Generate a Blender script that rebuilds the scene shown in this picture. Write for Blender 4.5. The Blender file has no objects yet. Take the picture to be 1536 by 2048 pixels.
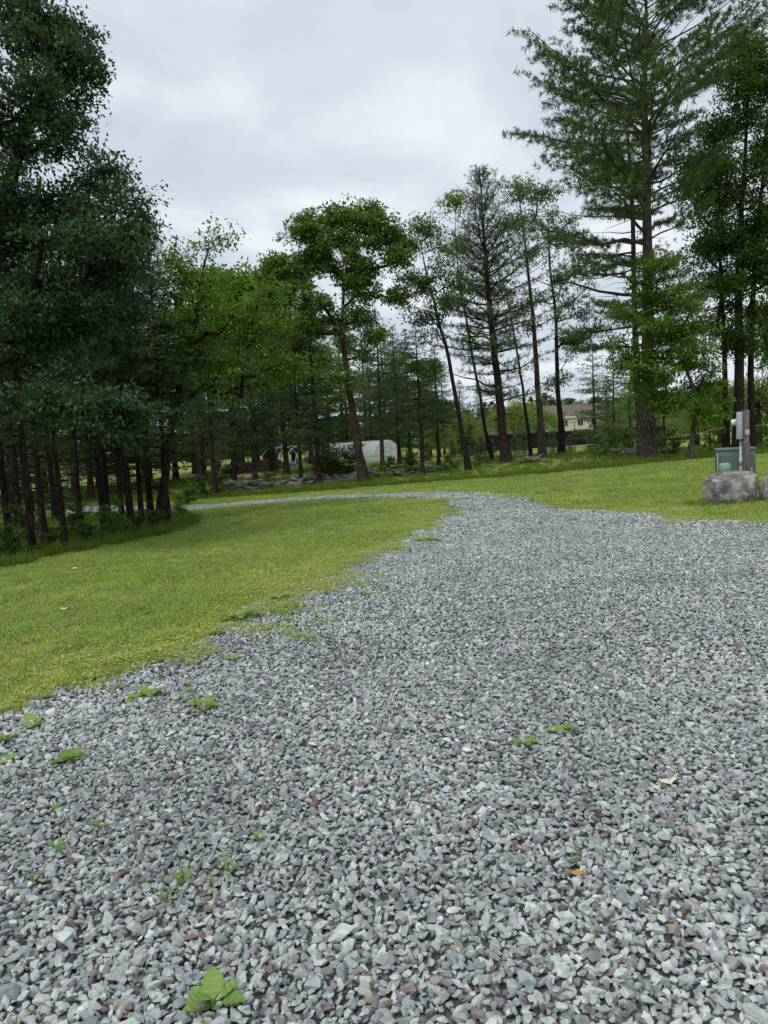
import bpy, bmesh, math, random
import numpy as np
from mathutils import Matrix, Vector

# ------------------------------------------------------------------ camera, sky, sun, exposure
scene = bpy.context.scene
FPX, CX, CY = 1507.0, 768.0, 1024.0            # focal length and centre in photograph pixels
CAM_H, PITCH, ROLL = 1.5, math.atan(144 / 1507.0), math.radians(3.0)
cam_data = bpy.data.cameras.new('camera')
cam_data.sensor_fit = 'HORIZONTAL'; cam_data.sensor_width = 36.0
cam_data.lens = 36.0 * FPX / 1536.0
cam_data.clip_start = 0.05; cam_data.clip_end = 3000
cam = bpy.data.objects.new('camera', cam_data)
scene.collection.objects.link(cam)
CAM_R = Matrix.Rotation(math.pi / 2 - PITCH, 3, 'X') @ Matrix.Rotation(-ROLL, 3, 'Z')
cam.matrix_world = Matrix.Translation((0, 0, CAM_H + 0.045)) @ CAM_R.to_4x4()
scene.camera = cam
scene.render.resolution_x, scene.render.resolution_y = 768, 1024

SUN_EL, SUN_AZ = math.radians(58), math.radians(215)    # high behind the viewer's left shoulder, veiled by cloud
world = bpy.data.worlds.new('World'); scene.world = world; world.use_nodes = True
nt = world.node_tree; nt.nodes.clear()
def wn(t, **k):
    n = nt.nodes.new(t)
    for a, b in k.items(): setattr(n, a, b)
    return n
sky = wn('ShaderNodeTexSky', sky_type='NISHITA', sun_disc=False, sun_elevation=SUN_EL, sun_rotation=SUN_AZ)
sky_dim = wn('ShaderNodeVectorMath', operation='SCALE'); sky_dim.inputs['Scale'].default_value = 0.10
tc = wn('ShaderNodeTexCoord')
sep = wn('ShaderNodeSeparateXYZ'); nt.links.new(tc.outputs['Generated'], sep.inputs[0])
# cloud deck: the view direction is projected on a flat layer overhead
zz = wn('ShaderNodeMath', operation='ADD'); zz.inputs[1].default_value = 0.16
zabs = wn('ShaderNodeMath', operation='ABSOLUTE')
nt.links.new(sep.outputs['Z'], zabs.inputs[0]); nt.links.new(zabs.outputs[0], zz.inputs[0])
inv = wn('ShaderNodeMath', operation='DIVIDE'); inv.inputs[0].default_value = 1.0
nt.links.new(zz.outputs[0], inv.inputs[1])
deck = wn('ShaderNodeVectorMath', operation='SCALE')
nt.links.new(tc.outputs['Generated'], deck.inputs[0]); nt.links.new(inv.outputs[0], deck.inputs['Scale'])
n1 = wn('ShaderNodeTexNoise'); n1.inputs['Scale'].default_value = 1.7; n1.inputs['Detail'].default_value = 7
n1.inputs['Roughness'].default_value = 0.52; n1.inputs['Distortion'].default_value = 0.25
nt.links.new(deck.outputs[0], n1.inputs['Vector'])
cr = wn('ShaderNodeValToRGB')
cr.color_ramp.elements[0].position = 0.38; cr.color_ramp.elements[0].color = (0.520, 0.580, 0.665, 1)
cr.color_ramp.elements[1].position = 0.66; cr.color_ramp.elements[1].color = (0.780, 0.810, 0.850, 1)
e = cr.color_ramp.elements.new(0.52); e.color = (0.610, 0.665, 0.735, 1)
nt.links.new(n1.outputs['Fac'], cr.inputs['Fac'])
mixs = wn('ShaderNodeMix', data_type='RGBA'); mixs.inputs[0].default_value = 0.95
nt.links.new(sky.outputs[0], sky_dim.inputs[0])
nt.links.new(sky_dim.outputs[0], mixs.inputs[6]); nt.links.new(cr.outputs[0], mixs.inputs[7])
bg = wn('ShaderNodeBackground'); bg.inputs['Strength'].default_value = 1.0
nt.links.new(mixs.outputs[2], bg.inputs['Color'])
wout = wn('ShaderNodeOutputWorld'); nt.links.new(bg.outputs[0], wout.inputs[0])

sun_data = bpy.data.lights.new('sun', 'SUN'); sun_data.energy = 1.5; sun_data.angle = math.radians(28)
sun_data.color = (1.0, 0.965, 0.91)
sun = bpy.data.objects.new('sun', sun_data); scene.collection.objects.link(sun)
sd = Vector((math.sin(SUN_AZ) * math.cos(SUN_EL), math.cos(SUN_AZ) * math.cos(SUN_EL), math.sin(SUN_EL)))
sun.rotation_euler = sd.to_track_quat('Z', 'Y').to_euler()
sun.location = (-6, -8, 25)
vs = scene.view_settings
vs.view_transform = 'Standard'; vs.look = 'None'; vs.gamma = 1; vs.use_curve_mapping = False; vs.exposure = 0.25
scene.cycles.use_denoising = True
scene.cycles.max_bounces = 6; scene.cycles.diffuse_bounces = 3; scene.cycles.transmission_bounces = 4
scene.cycles.transparent_max_bounces = 4; scene.cycles.glossy_bounces = 2

# ------------------------------------------------------------------ measuring helpers (photo pixel + distance -> place)
RN = np.array(CAM_R)
def at(px, py, D):
    d = RN @ np.array([(px - CX) / FPX, -(py - CY) / FPX, -1.0])
    return np.array([0, 0, CAM_H]) + d * (D / d[1])

# ------------------------------------------------------------------ terrain
ctrl = [(0, 1135, 13), (200, 1092, 15.5), (340, 1060, 19), (600, 1000, 26), (350, 1020, 30), (130, 1012, 38),
        (905, 1000, 19), (960, 985, 22), (63, 1108, 15.5), (335, 1043, 21), (470, 975, 40), (725, 965, 36),
        (935, 940, 38), (1012, 922, 40), (1297, 918, 34), (1380, 916, 32), (1480, 992, 15), (1536, 1045, 11),
        (650, 926, 60), (500, 938, 55), (1100, 906, 70), (1300, 893, 80), (1110, 1015, 17), (500, 1006, 28),
        (1480, 905, 37), (-110, 1145, 14)]
cp = [at(*c) for c in ctrl]
for x in (-3, 0, 3, 7):
    for y in (-2, 2, 5, 8): cp.append(np.array([x, y, 0.0 if x > -3 or y > 5 else -0.02]))
for p in ((-40, 5, -1.6), (-40, 40, -1.6), (40, 0, .5), (40, 40, .3), (-30, 90, -.6), (0, 95, -.5), (40, 95, -.5), (0, -12, 0),
          (-25, -10, -.7), (25, -10, .2), (-18, 14, -.75)):
    cp.append(np.array(p, float))
cp = np.array(cp)
def tps(r2): return 0.5 * r2 * np.log(r2 + 1e-9)
_n = len(cp)
_K = tps(((cp[:, None, :2] - cp[None, :, :2]) ** 2).sum(-1)) + np.eye(_n) * 6.0
_P = np.c_[np.ones(_n), cp[:, :2]]
_A = np.block([[_K, _P], [_P.T, np.zeros((3, 3))]])
_W = np.linalg.solve(_A, np.r_[cp[:, 2], np.zeros(3)])
def height(x, y):
    x = np.asarray(x, float); y = np.asarray(y, float); sh = x.shape
    q = np.c_[x.ravel(), y.ravel()]
    out = np.empty(len(q))
    for i in range(0, len(q), 40000):
        b = q[i:i + 40000]
        k = tps(((b[:, None] - cp[None, :, :2]) ** 2).sum(-1))
        v = k @ _W[:_n] + _W[_n] + b @ _W[_n + 1:]
        r = np.hypot(b[:, 0], b[:, 1] - 25)
        f = np.clip((r - 42) / 35, 0, 1); f = f * f * (3 - 2 * f)
        out[i:i + 40000] = v * (1 - f) + f * (-0.45)
    return out.reshape(sh)
def hz(x, y): return float(height(np.array([x]), np.array([y]))[0])
def ground_at(px, py, dmax=120):
    D = np.geomspace(1.2, dmax, 1500)
    d = RN @ np.array([(px - CX) / FPX, -(py - CY) / FPX, -1.0])
    P = np.array([0, 0, CAM_H]) + d[None] * (D / d[1])[:, None]
    diff = P[:, 2] - height(P[:, 0], P[:, 1])
    i = np.argmax(diff < 0)
    if diff[i] >= 0: i = len(D) - 1
    return P[i]
def smooth_poly(pts, it=2):
    p = np.array(pts, float)
    for _ in range(it):
        q = np.roll(p, -1, 0); p = np.stack([.75 * p + .25 * q, .25 * p + .75 * q], 1).reshape(-1, 2)
    return p
def poly_sd(poly, x, y):
    """signed distance to the polygon's edge, positive inside"""
    out = np.empty(len(x)); a = poly; b = np.roll(poly, -1, 0)
    for i in range(0, len(x), 20000):
        px = x[i:i + 20000, None]; py = y[i:i + 20000, None]
        ab = b - a
        t = ((px - a[:, 0]) * ab[:, 0] + (py - a[:, 1]) * ab[:, 1]) / ((ab ** 2).sum(1) + 1e-12)
        t = np.clip(t, 0, 1)
        d = np.hypot(px - a[:, 0] - t * ab[:, 0], py - a[:, 1] - t * ab[:, 1]).min(1)
        c = ((a[:, 1] > py) != (b[:, 1] > py)) & (px < (b[:, 0] - a[:, 0]) * (py - a[:, 1]) / (b[:, 1] - a[:, 1] + 1e-12) + a[:, 0])
        ins = c.sum(1) % 2 == 1
        out[i:i + 20000] = np.where(ins, d, -d)
    return out
def vnoise(x, y, s, seed=0):
    """cheap smooth value noise 0..1"""
    r = np.random.RandomState(seed); T = r.rand(64, 64)
    u = x / s; v = y / s; i = np.floor(u).astype(int); j = np.floor(v).astype(int)
    f = u - i; g = v - j; f = f * f * (3 - 2 * f); g = g * g * (3 - 2 * g)
    t = lambda a, b: T[a % 64, b % 64]
    return (t(i, j) * (1 - f) + t(i + 1, j) * f) * (1 - g) + (t(i, j + 1) * (1 - f) + t(i + 1, j + 1) * f) * g

# ------------------------------------------------------------------ scene helpers
COL = scene.collection
def tag(o, label=None, cat=None, group=None, kind=None):
    if label: o['label'] = label
    if cat: o['category'] = cat
    if group: o['group'] = group
    if kind: o['kind'] = kind
    return o
def empty(name, loc, rz=0.0):
    o = bpy.data.objects.new(name, None); COL.objects.link(o)
    o.location = [float(v) for v in loc]; o.rotation_euler = (0, 0, rz); o.empty_display_size = 0.2
    return o
def mesh_data(name, V, F4=None, F3=None, mats=(), smooth=False, mi4=None, mi3=None, rnd=None):
    V = np.asarray(V, np.float32).reshape(-1, 3)
    F4 = np.zeros((0, 4), int) if F4 is None else np.asarray(F4, int).reshape(-1, 4)
    F3 = np.zeros((0, 3), int) if F3 is None else np.asarray(F3, int).reshape(-1, 3)
    me = bpy.data.meshes.new(name)
    me.vertices.add(len(V)); me.vertices.foreach_set('co', V.ravel())
    nl = F4.size + F3.size
    me.loops.add(nl); me.loops.foreach_set('vertex_index', np.r_[F4.ravel(), F3.ravel()].astype(np.int32))
    npo = len(F4) + len(F3)
    me.polygons.add(npo)
    st = np.r_[np.arange(len(F4)) * 4, F4.size + np.arange(len(F3)) * 3].astype(np.int32)
    me.polygons.foreach_set('loop_start', st)
    if mi4 is not None or mi3 is not None:
        m = np.r_[np.zeros(len(F4)) if mi4 is None else mi4, np.zeros(len(F3)) if mi3 is None else mi3].astype(np.int32)
        me.polygons.foreach_set('material_index', m)
    me.polygons.foreach_set('use_smooth', np.full(npo, bool(smooth)))
    if rnd is not None:
        a = me.attributes.new('tint', 'FLOAT', 'FACE'); a.data.foreach_set('value', np.asarray(rnd, np.float32))
    for m in mats: me.materials.append(m)
    me.update(calc_edges=True); me.validate()
    return me
def mobj(name, me, parent=None, loc=None, rz=None):
    o = bpy.data.objects.new(name, me); COL.objects.link(o)
    if parent is not None: o.parent = parent
    if loc is not None: o.location = [float(v) for v in loc]
    if rz is not None: o.rotation_euler = (0, 0, rz)
    return o
class Acc:
    """collects quads and triangles for one mesh"""
    def __init__(s): s.V = []; s.Q = []; s.T = []; s.n = 0
    def add(s, V, Q=None, T=None):
        V = np.asarray(V, float).reshape(-1, 3)
        if Q is not None and len(Q): s.Q.append(np.asarray(Q, int).reshape(-1, 4) + s.n)
        if T is not None and len(T): s.T.append(np.asarray(T, int).reshape(-1, 3) + s.n)
        s.V.append(V); s.n += len(V)
    def tube(s, P, R, k=5, cap=False):
        P = np.asarray(P, float); R = np.asarray(R, float); n = len(P)
        tang = np.gradient(P, axis=0); tang /= np.linalg.norm(tang, axis=1, keepdims=True) + 1e-9
        ref = np.array([0.31, 0.95, 0.05]) if abs(tang[:, 2]).mean() > .5 else np.array([0.1, 0.2, 0.97])
        u = np.cross(tang, ref); u /= np.linalg.norm(u, axis=1, keepdims=True) + 1e-9
        v = np.cross(tang, u)
        a = np.arange(k) * 2 * np.pi / k
        V = P[:, None] + R[:, None, None] * (np.cos(a)[None, :, None] * u[:, None] + np.sin(a)[None, :, None] * v[:, None])
        i = np.arange(n - 1)[:, None] * k; j = np.arange(k)[None]; j2 = (j + 1) % k
        Q = np.stack([i + j, i + j2, i + k + j2, i + k + j], -1).reshape(-1, 4)
        T = None
        if cap:
            V = np.concatenate([V.reshape(-1, 3), P[-1:], P[:1]])
            b = (n - 1) * k; jj = np.arange(k)
            T = np.r_[np.stack([b + jj, b + (jj + 1) % k, np.full(k, n * k)], -1), np.stack([(jj + 1) % k, jj, np.full(k, n * k + 1)], -1)]
        s.add(V, Q, T)
    def box(s, c, h, M=None):
        c = np.asarray(c, float); h = np.asarray(h, float)
        B = np.array([[-1, -1, -1], [1, -1, -1], [1, 1, -1], [-1, 1, -1], [-1, -1, 1], [1, -1, 1], [1, 1, 1], [-1, 1, 1]], float) * h
        if M is not None: B = B @ np.asarray(M).T
        s.add(B + c, [[0, 3, 2, 1], [4, 5, 6, 7], [0, 1, 5, 4], [1, 2, 6, 5], [2, 3, 7, 6], [3, 0, 4, 7]])
    def mesh(s, name, mats, smooth=False, rnd=None):
        V = np.concatenate(s.V) if s.V else np.zeros((0, 3))
        return mesh_data(name, V, np.concatenate(s.Q) if s.Q else None, np.concatenate(s.T) if s.T else None, mats, smooth, rnd=rnd)
def bevelled(name, c, h, mat, bev=0.02, seg=2, M=None, parent=None):
    bm = bmesh.new(); bmesh.ops.create_cube(bm, size=2.0)
    for v in bm.verts: v.co = Vector((v.co.x * h[0], v.co.y * h[1], v.co.z * h[2]))
    bmesh.ops.bevel(bm, geom=bm.edges[:], offset=bev, segments=seg, profile=.5, affect='EDGES')
    me = bpy.data.meshes.new(name); bm.to_mesh(me); bm.free(); me.materials.append(mat)
    for p in me.polygons: p.use_smooth = True
    o = mobj(name, me, parent, c)
    return o

# ------------------------------------------------------------------ materials
def new_mat(name):
    m = bpy.data.materials.new(name); m.use_nodes = True
    t = m.node_tree; t.nodes.clear()
    out = t.nodes.new('ShaderNodeOutputMaterial')
    return m, t, out
def N(t, ty, ins=None, **k):
    n = t.nodes.new(ty)
    for a, b in k.items(): setattr(n, a, b)
    for a, b in (ins or {}).items():
        if isinstance(b, bpy.types.NodeSocket): t.links.new(b, n.inputs[a])
        else: n.inputs[a].default_value = b
    return n
def ramp(t, fac, stops, interp='LINEAR'):
    r = t.nodes.new('ShaderNodeValToRGB'); r.color_ramp.interpolation = interp
    el = r.color_ramp.elements
    el[0].position, el[0].color = stops[0][0], (*stops[0][1], 1)
    el[1].position, el[1].color = stops[-1][0], (*stops[-1][1], 1)
    for p, c in stops[1:-1]:
        x = el.new(p); x.color = (*c, 1)
    t.links.new(fac, r.inputs[0])
    return r.outputs[0]
def mixc(t, f, a, b, mode='MIX'):
    n = t.nodes.new('ShaderNodeMix'); n.data_type = 'RGBA'; n.blend_type = mode
    for i, v in ((0, f), (6, a), (7, b)):
        if isinstance(v, bpy.types.NodeSocket): t.links.new(v, n.inputs[i])
        else: n.inputs[i].default_value = v if i == 0 else (*v, 1)
    return n.outputs[2]
def leaf_mat(name, dark, light, trans=0.35, rough=0.45, spec=0.3):
    m, t, out = new_mat(name)
    at_ = N(t, 'ShaderNodeAttribute', attribute_name='tint')
    geo = N(t, 'ShaderNodeNewGeometry')
    nz = N(t, 'ShaderNodeTexNoise', {'Vector': geo.outputs['Position'], 'Scale': 0.55, 'Detail': 2.0})
    oi = N(t, 'ShaderNodeObjectInfo')
    a = N(t, 'ShaderNodeMath', {0: at_.outputs['Fac'], 1: 0.55}, operation='MULTIPLY')
    b = N(t, 'ShaderNodeMath', {0: nz.outputs['Fac'], 1: 0.45, 2: a.outputs[0]}, operation='MULTIPLY_ADD')
    c = N(t, 'ShaderNodeMath', {0: oi.outputs['Random'], 1: 0.2, 2: b.outputs[0]}, operation='MULTIPLY_ADD')
    c2 = N(t, 'ShaderNodeMath', {0: c.outputs[0], 1: 0.1}, operation='SUBTRACT')
    mid = tuple((x + y) / 2 for x, y in zip(dark, light))
    col = ramp(t, c2.outputs[0], [(0.15, dark), (0.5, mid), (0.9, light)])
    p = N(t, 'ShaderNodeBsdfPrincipled', {'Base Color': col, 'Roughness': rough, 'Specular IOR Level': spec})
    hs = N(t, 'ShaderNodeHueSaturation', {'Hue': 0.485, 'Saturation': 1.15, 'Value': 1.25, 'Color': col})
    tr = N(t, 'ShaderNodeBsdfTranslucent', {'Color': hs.outputs[0]})
    mx = N(t, 'ShaderNodeMixShader', {0: trans, 1: p.outputs[0], 2: tr.outputs[0]})
    t.links.new(mx.outputs[0], out.inputs[0])
    return m
def bark_mat(name, c1, c2, scale=6.0):
    m, t, out = new_mat(name)
    geo = N(t, 'ShaderNodeTexCoord')
    mp = N(t, 'ShaderNodeMapping', {'Vector': geo.outputs['Object'], 'Scale': (1, 1, 0.22)})
    nz = N(t, 'ShaderNodeTexNoise', {'Vector': mp.outputs[0], 'Scale': scale * 2, 'Detail': 6.0, 'Roughness': 0.7})
    vo = N(t, 'ShaderNodeTexVoronoi', {'Vector': mp.outputs[0], 'Scale': scale * 2.2}, feature='DISTANCE_TO_EDGE')
    ed = N(t, 'ShaderNodeMath', {0: vo.outputs['Distance'], 1: 3.0}, operation='MULTIPLY')
    f = N(t, 'ShaderNodeMath', {0: nz.outputs['Fac'], 1: ed.outputs[0]}, operation='MULTIPLY'); f.use_clamp = True
    n2 = N(t, 'ShaderNodeTexNoise', {'Vector': geo.outputs['Object'], 'Scale': 1.1, 'Detail': 3.0})
    ad = N(t, 'ShaderNodeMath', {0: n2.outputs['Fac'], 1: 0.5, 2: f.outputs[0]}, operation='MULTIPLY_ADD')
    col = ramp(t, ad.outputs[0], [(0.25, c1), (0.85, c2)])
    bp = N(t, 'ShaderNodeBump', {'Height': f.outputs[0], 'Strength': 0.9, 'Distance': 0.05})
    p = N(t, 'ShaderNodeBsdfPrincipled', {'Base Color': col, 'Roughness': 0.92, 'Specular IOR Level': 0.15, 'Normal': bp.outputs[0]})
    t.links.new(p.outputs[0], out.inputs[0])
    return m
def plain_mat(name, col, rough=0.6, spec=0.4, metal=0.0, var=0.12, scale=8.0, bump=0.0):
    m, t, out = new_mat(name)
    tcn = N(t, 'ShaderNodeTexCoord')
    nz = N(t, 'ShaderNodeTexNoise', {'Vector': tcn.outputs['Object'], 'Scale': scale, 'Detail': 5.0, 'Roughness': 0.65})
    c = ramp(t, nz.outputs['Fac'], [(0.3, tuple(x * (1 - var) for x in col)), (0.7, tuple(min(1, x * (1 + var)) for x in col))])
    ins = {'Base Color': c, 'Roughness': rough, 'Specular IOR Level': spec, 'Metallic': metal}
    if bump:
        ins['Normal'] = N(t, 'ShaderNodeBump', {'Height': nz.outputs['Fac'], 'Strength': bump, 'Distance': 0.03}).outputs[0]
    p = N(t, 'ShaderNodeBsdfPrincipled', ins)
    t.links.new(p.outputs[0], out.inputs[0])
    return m

M = {}
M['oak'] = leaf_mat('oak_leaf', (0.026, 0.060, 0.026), (0.079, 0.146, 0.053), trans=0.28)
M['oak_mid'] = leaf_mat('oak_mid_leaf', (0.063, 0.135, 0.029), (0.175, 0.293, 0.055))
M['maple'] = leaf_mat('maple_leaf', (0.067, 0.149, 0.021), (0.179, 0.321, 0.044), trans=0.42)
M['maple_dark'] = leaf_mat('dark_green_leaf', (0.040, 0.092, 0.018), (0.110, 0.195, 0.040), trans=0.4)  # deeper green for the dark hardwoods and some bushes
M['slender'] = leaf_mat('slender_leaf', (0.069, 0.131, 0.038), (0.178, 0.270, 0.085))
M['pine'] = leaf_mat('pine_needle', (0.051, 0.107, 0.035), (0.181, 0.259, 0.077), trans=0.15, rough=0.5)
M['hemlock'] = leaf_mat('hemlock_needle', (0.036, 0.076, 0.028), (0.113, 0.179, 0.055), trans=0.18, rough=0.55)
M['spire'] = leaf_mat('larch_needle', (0.087, 0.127, 0.071), (0.191, 0.238, 0.127), trans=0.2, rough=0.6)
M['willow'] = leaf_mat('willow_leaf', (0.111, 0.182, 0.039), (0.247, 0.345, 0.085), trans=0.4)
M['shrub'] = leaf_mat('shrub_leaf', (0.055, 0.124, 0.022), (0.152, 0.276, 0.048), trans=0.4)
M['weed'] = leaf_mat('weed_leaf', (0.150, 0.270, 0.045), (0.330, 0.470, 0.130), trans=0.3, rough=0.4)
M['tall_grass'] = leaf_mat('tall_grass_blade', (0.085, 0.150, 0.022), (0.180, 0.280, 0.045), trans=0.45)
M['bark'] = bark_mat('bark_dark', (0.014, 0.011, 0.009), (0.065, 0.056, 0.048))
M['bark_pine'] = bark_mat('bark_pine', (0.048, 0.041, 0.035), (0.205, 0.180, 0.155))
M['bark_grey'] = bark_mat('bark_grey', (0.045, 0.038, 0.032), (0.190, 0.165, 0.140))
M['bark_brown'] = bark_mat('bark_brown', (0.022, 0.016, 0.012), (0.110, 0.082, 0.060))

# gravel stones: the tone of every stone is its own
m, t, out = new_mat('gravel_stone'); M['stone'] = m
oi = N(t, 'ShaderNodeObjectInfo'); tcn = N(t, 'ShaderNodeTexCoord')
G = lambda v, w=0.0: (v * (1 - w * .5), v, v * (1.045 + w))
stops, pos = [], 0.0
for share, c in ((.11, (0.305, 0.332, 0.342)), (.12, (0.421, 0.458, 0.461)), (.12, (0.537, 0.571, 0.569)), (.10, (0.366, 0.397, 0.417)),
                 (.11, (0.488, 0.512, 0.505)), (.12, (0.647, 0.673, 0.665)), (.08, (0.458, 0.498, 0.508)), (.06, (0.250, 0.268, 0.275)),
                 (.06, (0.573, 0.581, 0.559)), (.035, (0.403, 0.366, 0.348)), (.032, (0.262, 0.181, 0.171)), (.020, (0.470, 0.421, 0.336)),
                 (.015, (0.323, 0.250, 0.238)), (.016, (0.800, 0.800, 0.793)), (.004, (0.525, 0.366, 0.207)), (.018, (0.403, 0.384, 0.311))):
    stops.append((pos, c)); pos += share
stc = ramp(t, oi.outputs['Random'], stops, 'CONSTANT')
loc = N(t, 'ShaderNodeVectorMath', {0: tcn.outputs['Object'], 1: oi.outputs['Location']}, operation='ADD')
nz = N(t, 'ShaderNodeTexNoise', {'Vector': loc.outputs[0], 'Scale': 1.6, 'Detail': 6.0, 'Roughness': 0.72})
vein = ramp(t, nz.outputs['Fac'], [(0.30, (0.52, 0.52, 0.53)), (0.52, (1, 1, 1)), (0.74, (1.34, 1.34, 1.33))])
cc = mixc(t, 1.0, stc, vein, 'MULTIPLY')
geo = N(t, 'ShaderNodeNewGeometry')
pa = N(t, 'ShaderNodeTexNoise', {'Vector': geo.outputs['Position'], 'Scale': 0.55, 'Detail': 3.0})
patch = ramp(t, pa.outputs['Fac'], [(0.3, (0.78, 0.81, 0.775)), (0.7, (0.95, 0.985, 0.95))])
cc = mixc(t, 1.0, cc, patch, 'MULTIPLY')
bp = N(t, 'ShaderNodeBump', {'Height': nz.outputs['Fac'], 'Strength': 0.35, 'Distance': 0.25})
p = N(t, 'ShaderNodeBsdfPrincipled', {'Base Color': cc, 'Roughness': 0.78, 'Specular IOR Level': 0.35, 'Normal': bp.outputs[0]})
t.links.new(p.outputs[0], out.inputs[0])

# bed of the drive: fine chips, coloured extra dark to paint shade into the gaps between stones
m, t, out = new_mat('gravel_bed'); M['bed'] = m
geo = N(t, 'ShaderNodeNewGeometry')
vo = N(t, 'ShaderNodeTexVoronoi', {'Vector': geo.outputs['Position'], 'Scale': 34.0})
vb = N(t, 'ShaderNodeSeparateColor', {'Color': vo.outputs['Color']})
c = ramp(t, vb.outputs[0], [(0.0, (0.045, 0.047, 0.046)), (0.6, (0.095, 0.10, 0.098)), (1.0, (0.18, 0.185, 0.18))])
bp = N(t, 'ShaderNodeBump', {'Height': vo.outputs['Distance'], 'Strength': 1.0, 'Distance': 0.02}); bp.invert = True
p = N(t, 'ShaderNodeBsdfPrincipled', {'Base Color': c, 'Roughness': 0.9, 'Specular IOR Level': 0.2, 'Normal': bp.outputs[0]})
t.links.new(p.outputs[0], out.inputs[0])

# ground: mown lawn, woodland floor and rough field, told apart by where they lie
m, t, out = new_mat('ground_soil'); M['ground'] = m
mo = N(t, 'ShaderNodeAttribute', attribute_name='mown'); wd = N(t, 'ShaderNodeAttribute', attribute_name='wood')
geo = N(t, 'ShaderNodeNewGeometry')
a1 = N(t, 'ShaderNodeTexNoise', {'Vector': geo.outputs['Position'], 'Scale': 0.8, 'Detail': 4.0})
a2 = N(t, 'ShaderNodeTexNoise', {'Vector': geo.outputs['Position'], 'Scale': 22.0, 'Detail': 5.0, 'Roughness': 0.7})
lawn = ramp(t, a1.outputs['Fac'], [(0.3, (0.175, 0.250, 0.034)), (0.7, (0.245, 0.320, 0.058))])
lawn = mixc(t, 0.5, lawn, ramp(t, a2.outputs['Fac'], [(0.3, (0.070, 0.105, 0.014)), (0.7, (0.200, 0.260, 0.050))]))
field = ramp(t, a2.outputs['Fac'], [(0.3, (0.17, 0.22, 0.045)), (0.7, (0.30, 0.33, 0.09))])
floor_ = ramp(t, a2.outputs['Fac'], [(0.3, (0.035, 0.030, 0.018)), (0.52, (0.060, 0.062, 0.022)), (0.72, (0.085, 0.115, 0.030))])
col = mixc(t, mo.outputs['Fac'], field, lawn)
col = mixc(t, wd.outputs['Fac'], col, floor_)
bp = N(t, 'ShaderNodeBump', {'Height': a2.outputs['Fac'], 'Strength': 0.5, 'Distance': 0.05})
p = N(t, 'ShaderNodeBsdfPrincipled', {'Base Color': col, 'Roughness': 0.95, 'Specular IOR Level': 0.1, 'Normal': bp.outputs[0]})
t.links.new(p.outputs[0], out.inputs[0])

# lawn blades: tone changes from patch to patch
m, t, out = new_mat('lawn_blade'); M['blade'] = m
oi = N(t, 'ShaderNodeObjectInfo'); at_ = N(t, 'ShaderNodeAttribute', attribute_name='tint')
n1_ = N(t, 'ShaderNodeTexNoise', {'Vector': oi.outputs['Location'], 'Scale': 0.45, 'Detail': 4.0, 'Roughness': 0.6})
a = N(t, 'ShaderNodeMath', {0: n1_.outputs['Fac'], 1: 0.80}, operation='MULTIPLY')
b = N(t, 'ShaderNodeMath', {0: at_.outputs['Fac'], 1: 0.45, 2: a.outputs[0]}, operation='MULTIPLY_ADD')
c = N(t, 'ShaderNodeMath', {0: oi.outputs['Random'], 1: 0.14, 2: b.outputs[0]}, operation='MULTIPLY_ADD')
col = ramp(t, c.outputs[0], [(0.34, (0.175, 0.280, 0.030)), (0.62, (0.345, 0.465, 0.060)), (0.90, (0.600, 0.630, 0.190))])
p = N(t, 'ShaderNodeBsdfPrincipled', {'Base Color': col, 'Roughness': 0.5, 'Specular IOR Level': 0.25})
tr = N(t, 'ShaderNodeBsdfTranslucent', {'Color': col})
mx = N(t, 'ShaderNodeMixShader', {0: 0.4, 1: p.outputs[0], 2: tr.outputs[0]})
t.links.new(mx.outputs[0], out.inputs[0])
M['dry_blade'] = leaf_mat('dry_blade', (0.230, 0.270, 0.060), (0.430, 0.420, 0.170), trans=0.3)
M['flower'] = plain_mat('clover_flower', (0.72, 0.72, 0.64), 0.8, 0.1, var=0.08)

# weathered boulder
m, t, out = new_mat('boulder_rock'); M['boulder'] = m
tcn = N(t, 'ShaderNodeTexCoord')
n1_ = N(t, 'ShaderNodeTexNoise', {'Vector': tcn.outputs['Object'], 'Scale': 3.2, 'Detail': 9.0, 'Roughness': 0.68, 'Distortion': 0.6})
n2_ = N(t, 'ShaderNodeTexNoise', {'Vector': tcn.outputs['Object'], 'Scale': 16.0, 'Detail': 6.0, 'Roughness': 0.7})
c1 = ramp(t, n1_.outputs['Fac'], [(0.36, (0.075, 0.072, 0.072)), (0.46, (0.200, 0.188, 0.180)), (0.54, (0.320, 0.295, 0.268)), (0.66, (0.500, 0.455, 0.400))])
c2 = ramp(t, n2_.outputs['Fac'], [(0.3, (0.62, 0.62, 0.63)), (0.7, (1.25, 1.23, 1.2))])
cc = mixc(t, 1.0, c1, c2, 'MULTIPLY')
bp = N(t, 'ShaderNodeBump', {'Height': n2_.outputs['Fac'], 'Strength': 0.6, 'Distance': 0.06})
p = N(t, 'ShaderNodeBsdfPrincipled', {'Base Color': cc, 'Roughness': 0.88, 'Specular IOR Level': 0.25, 'Normal': bp.outputs[0]})
t.links.new(p.outputs[0], out.inputs[0])
M['wallstone'] = plain_mat('wall_stone', (0.17, 0.165, 0.155), 0.9, 0.2, var=0.45, scale=5.0, bump=0.5)
M['green_paint'] = plain_mat('green_enamel', (0.105, 0.160, 0.135), 0.42, 0.45, var=0.05, scale=3.0)
M['green_pale'] = plain_mat('pale_green_plastic', (0.225, 0.370, 0.275), 0.5, 0.4, var=0.06, scale=5.0)
M['grey_metal'] = plain_mat('galvanised_grey', (0.36, 0.42, 0.44), 0.45, 0.5, metal=0.15, var=0.08, scale=6.0)
M['conduit'] = plain_mat('pvc_grey', (0.38, 0.45, 0.46), 0.5, 0.4, var=0.05)
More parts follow.
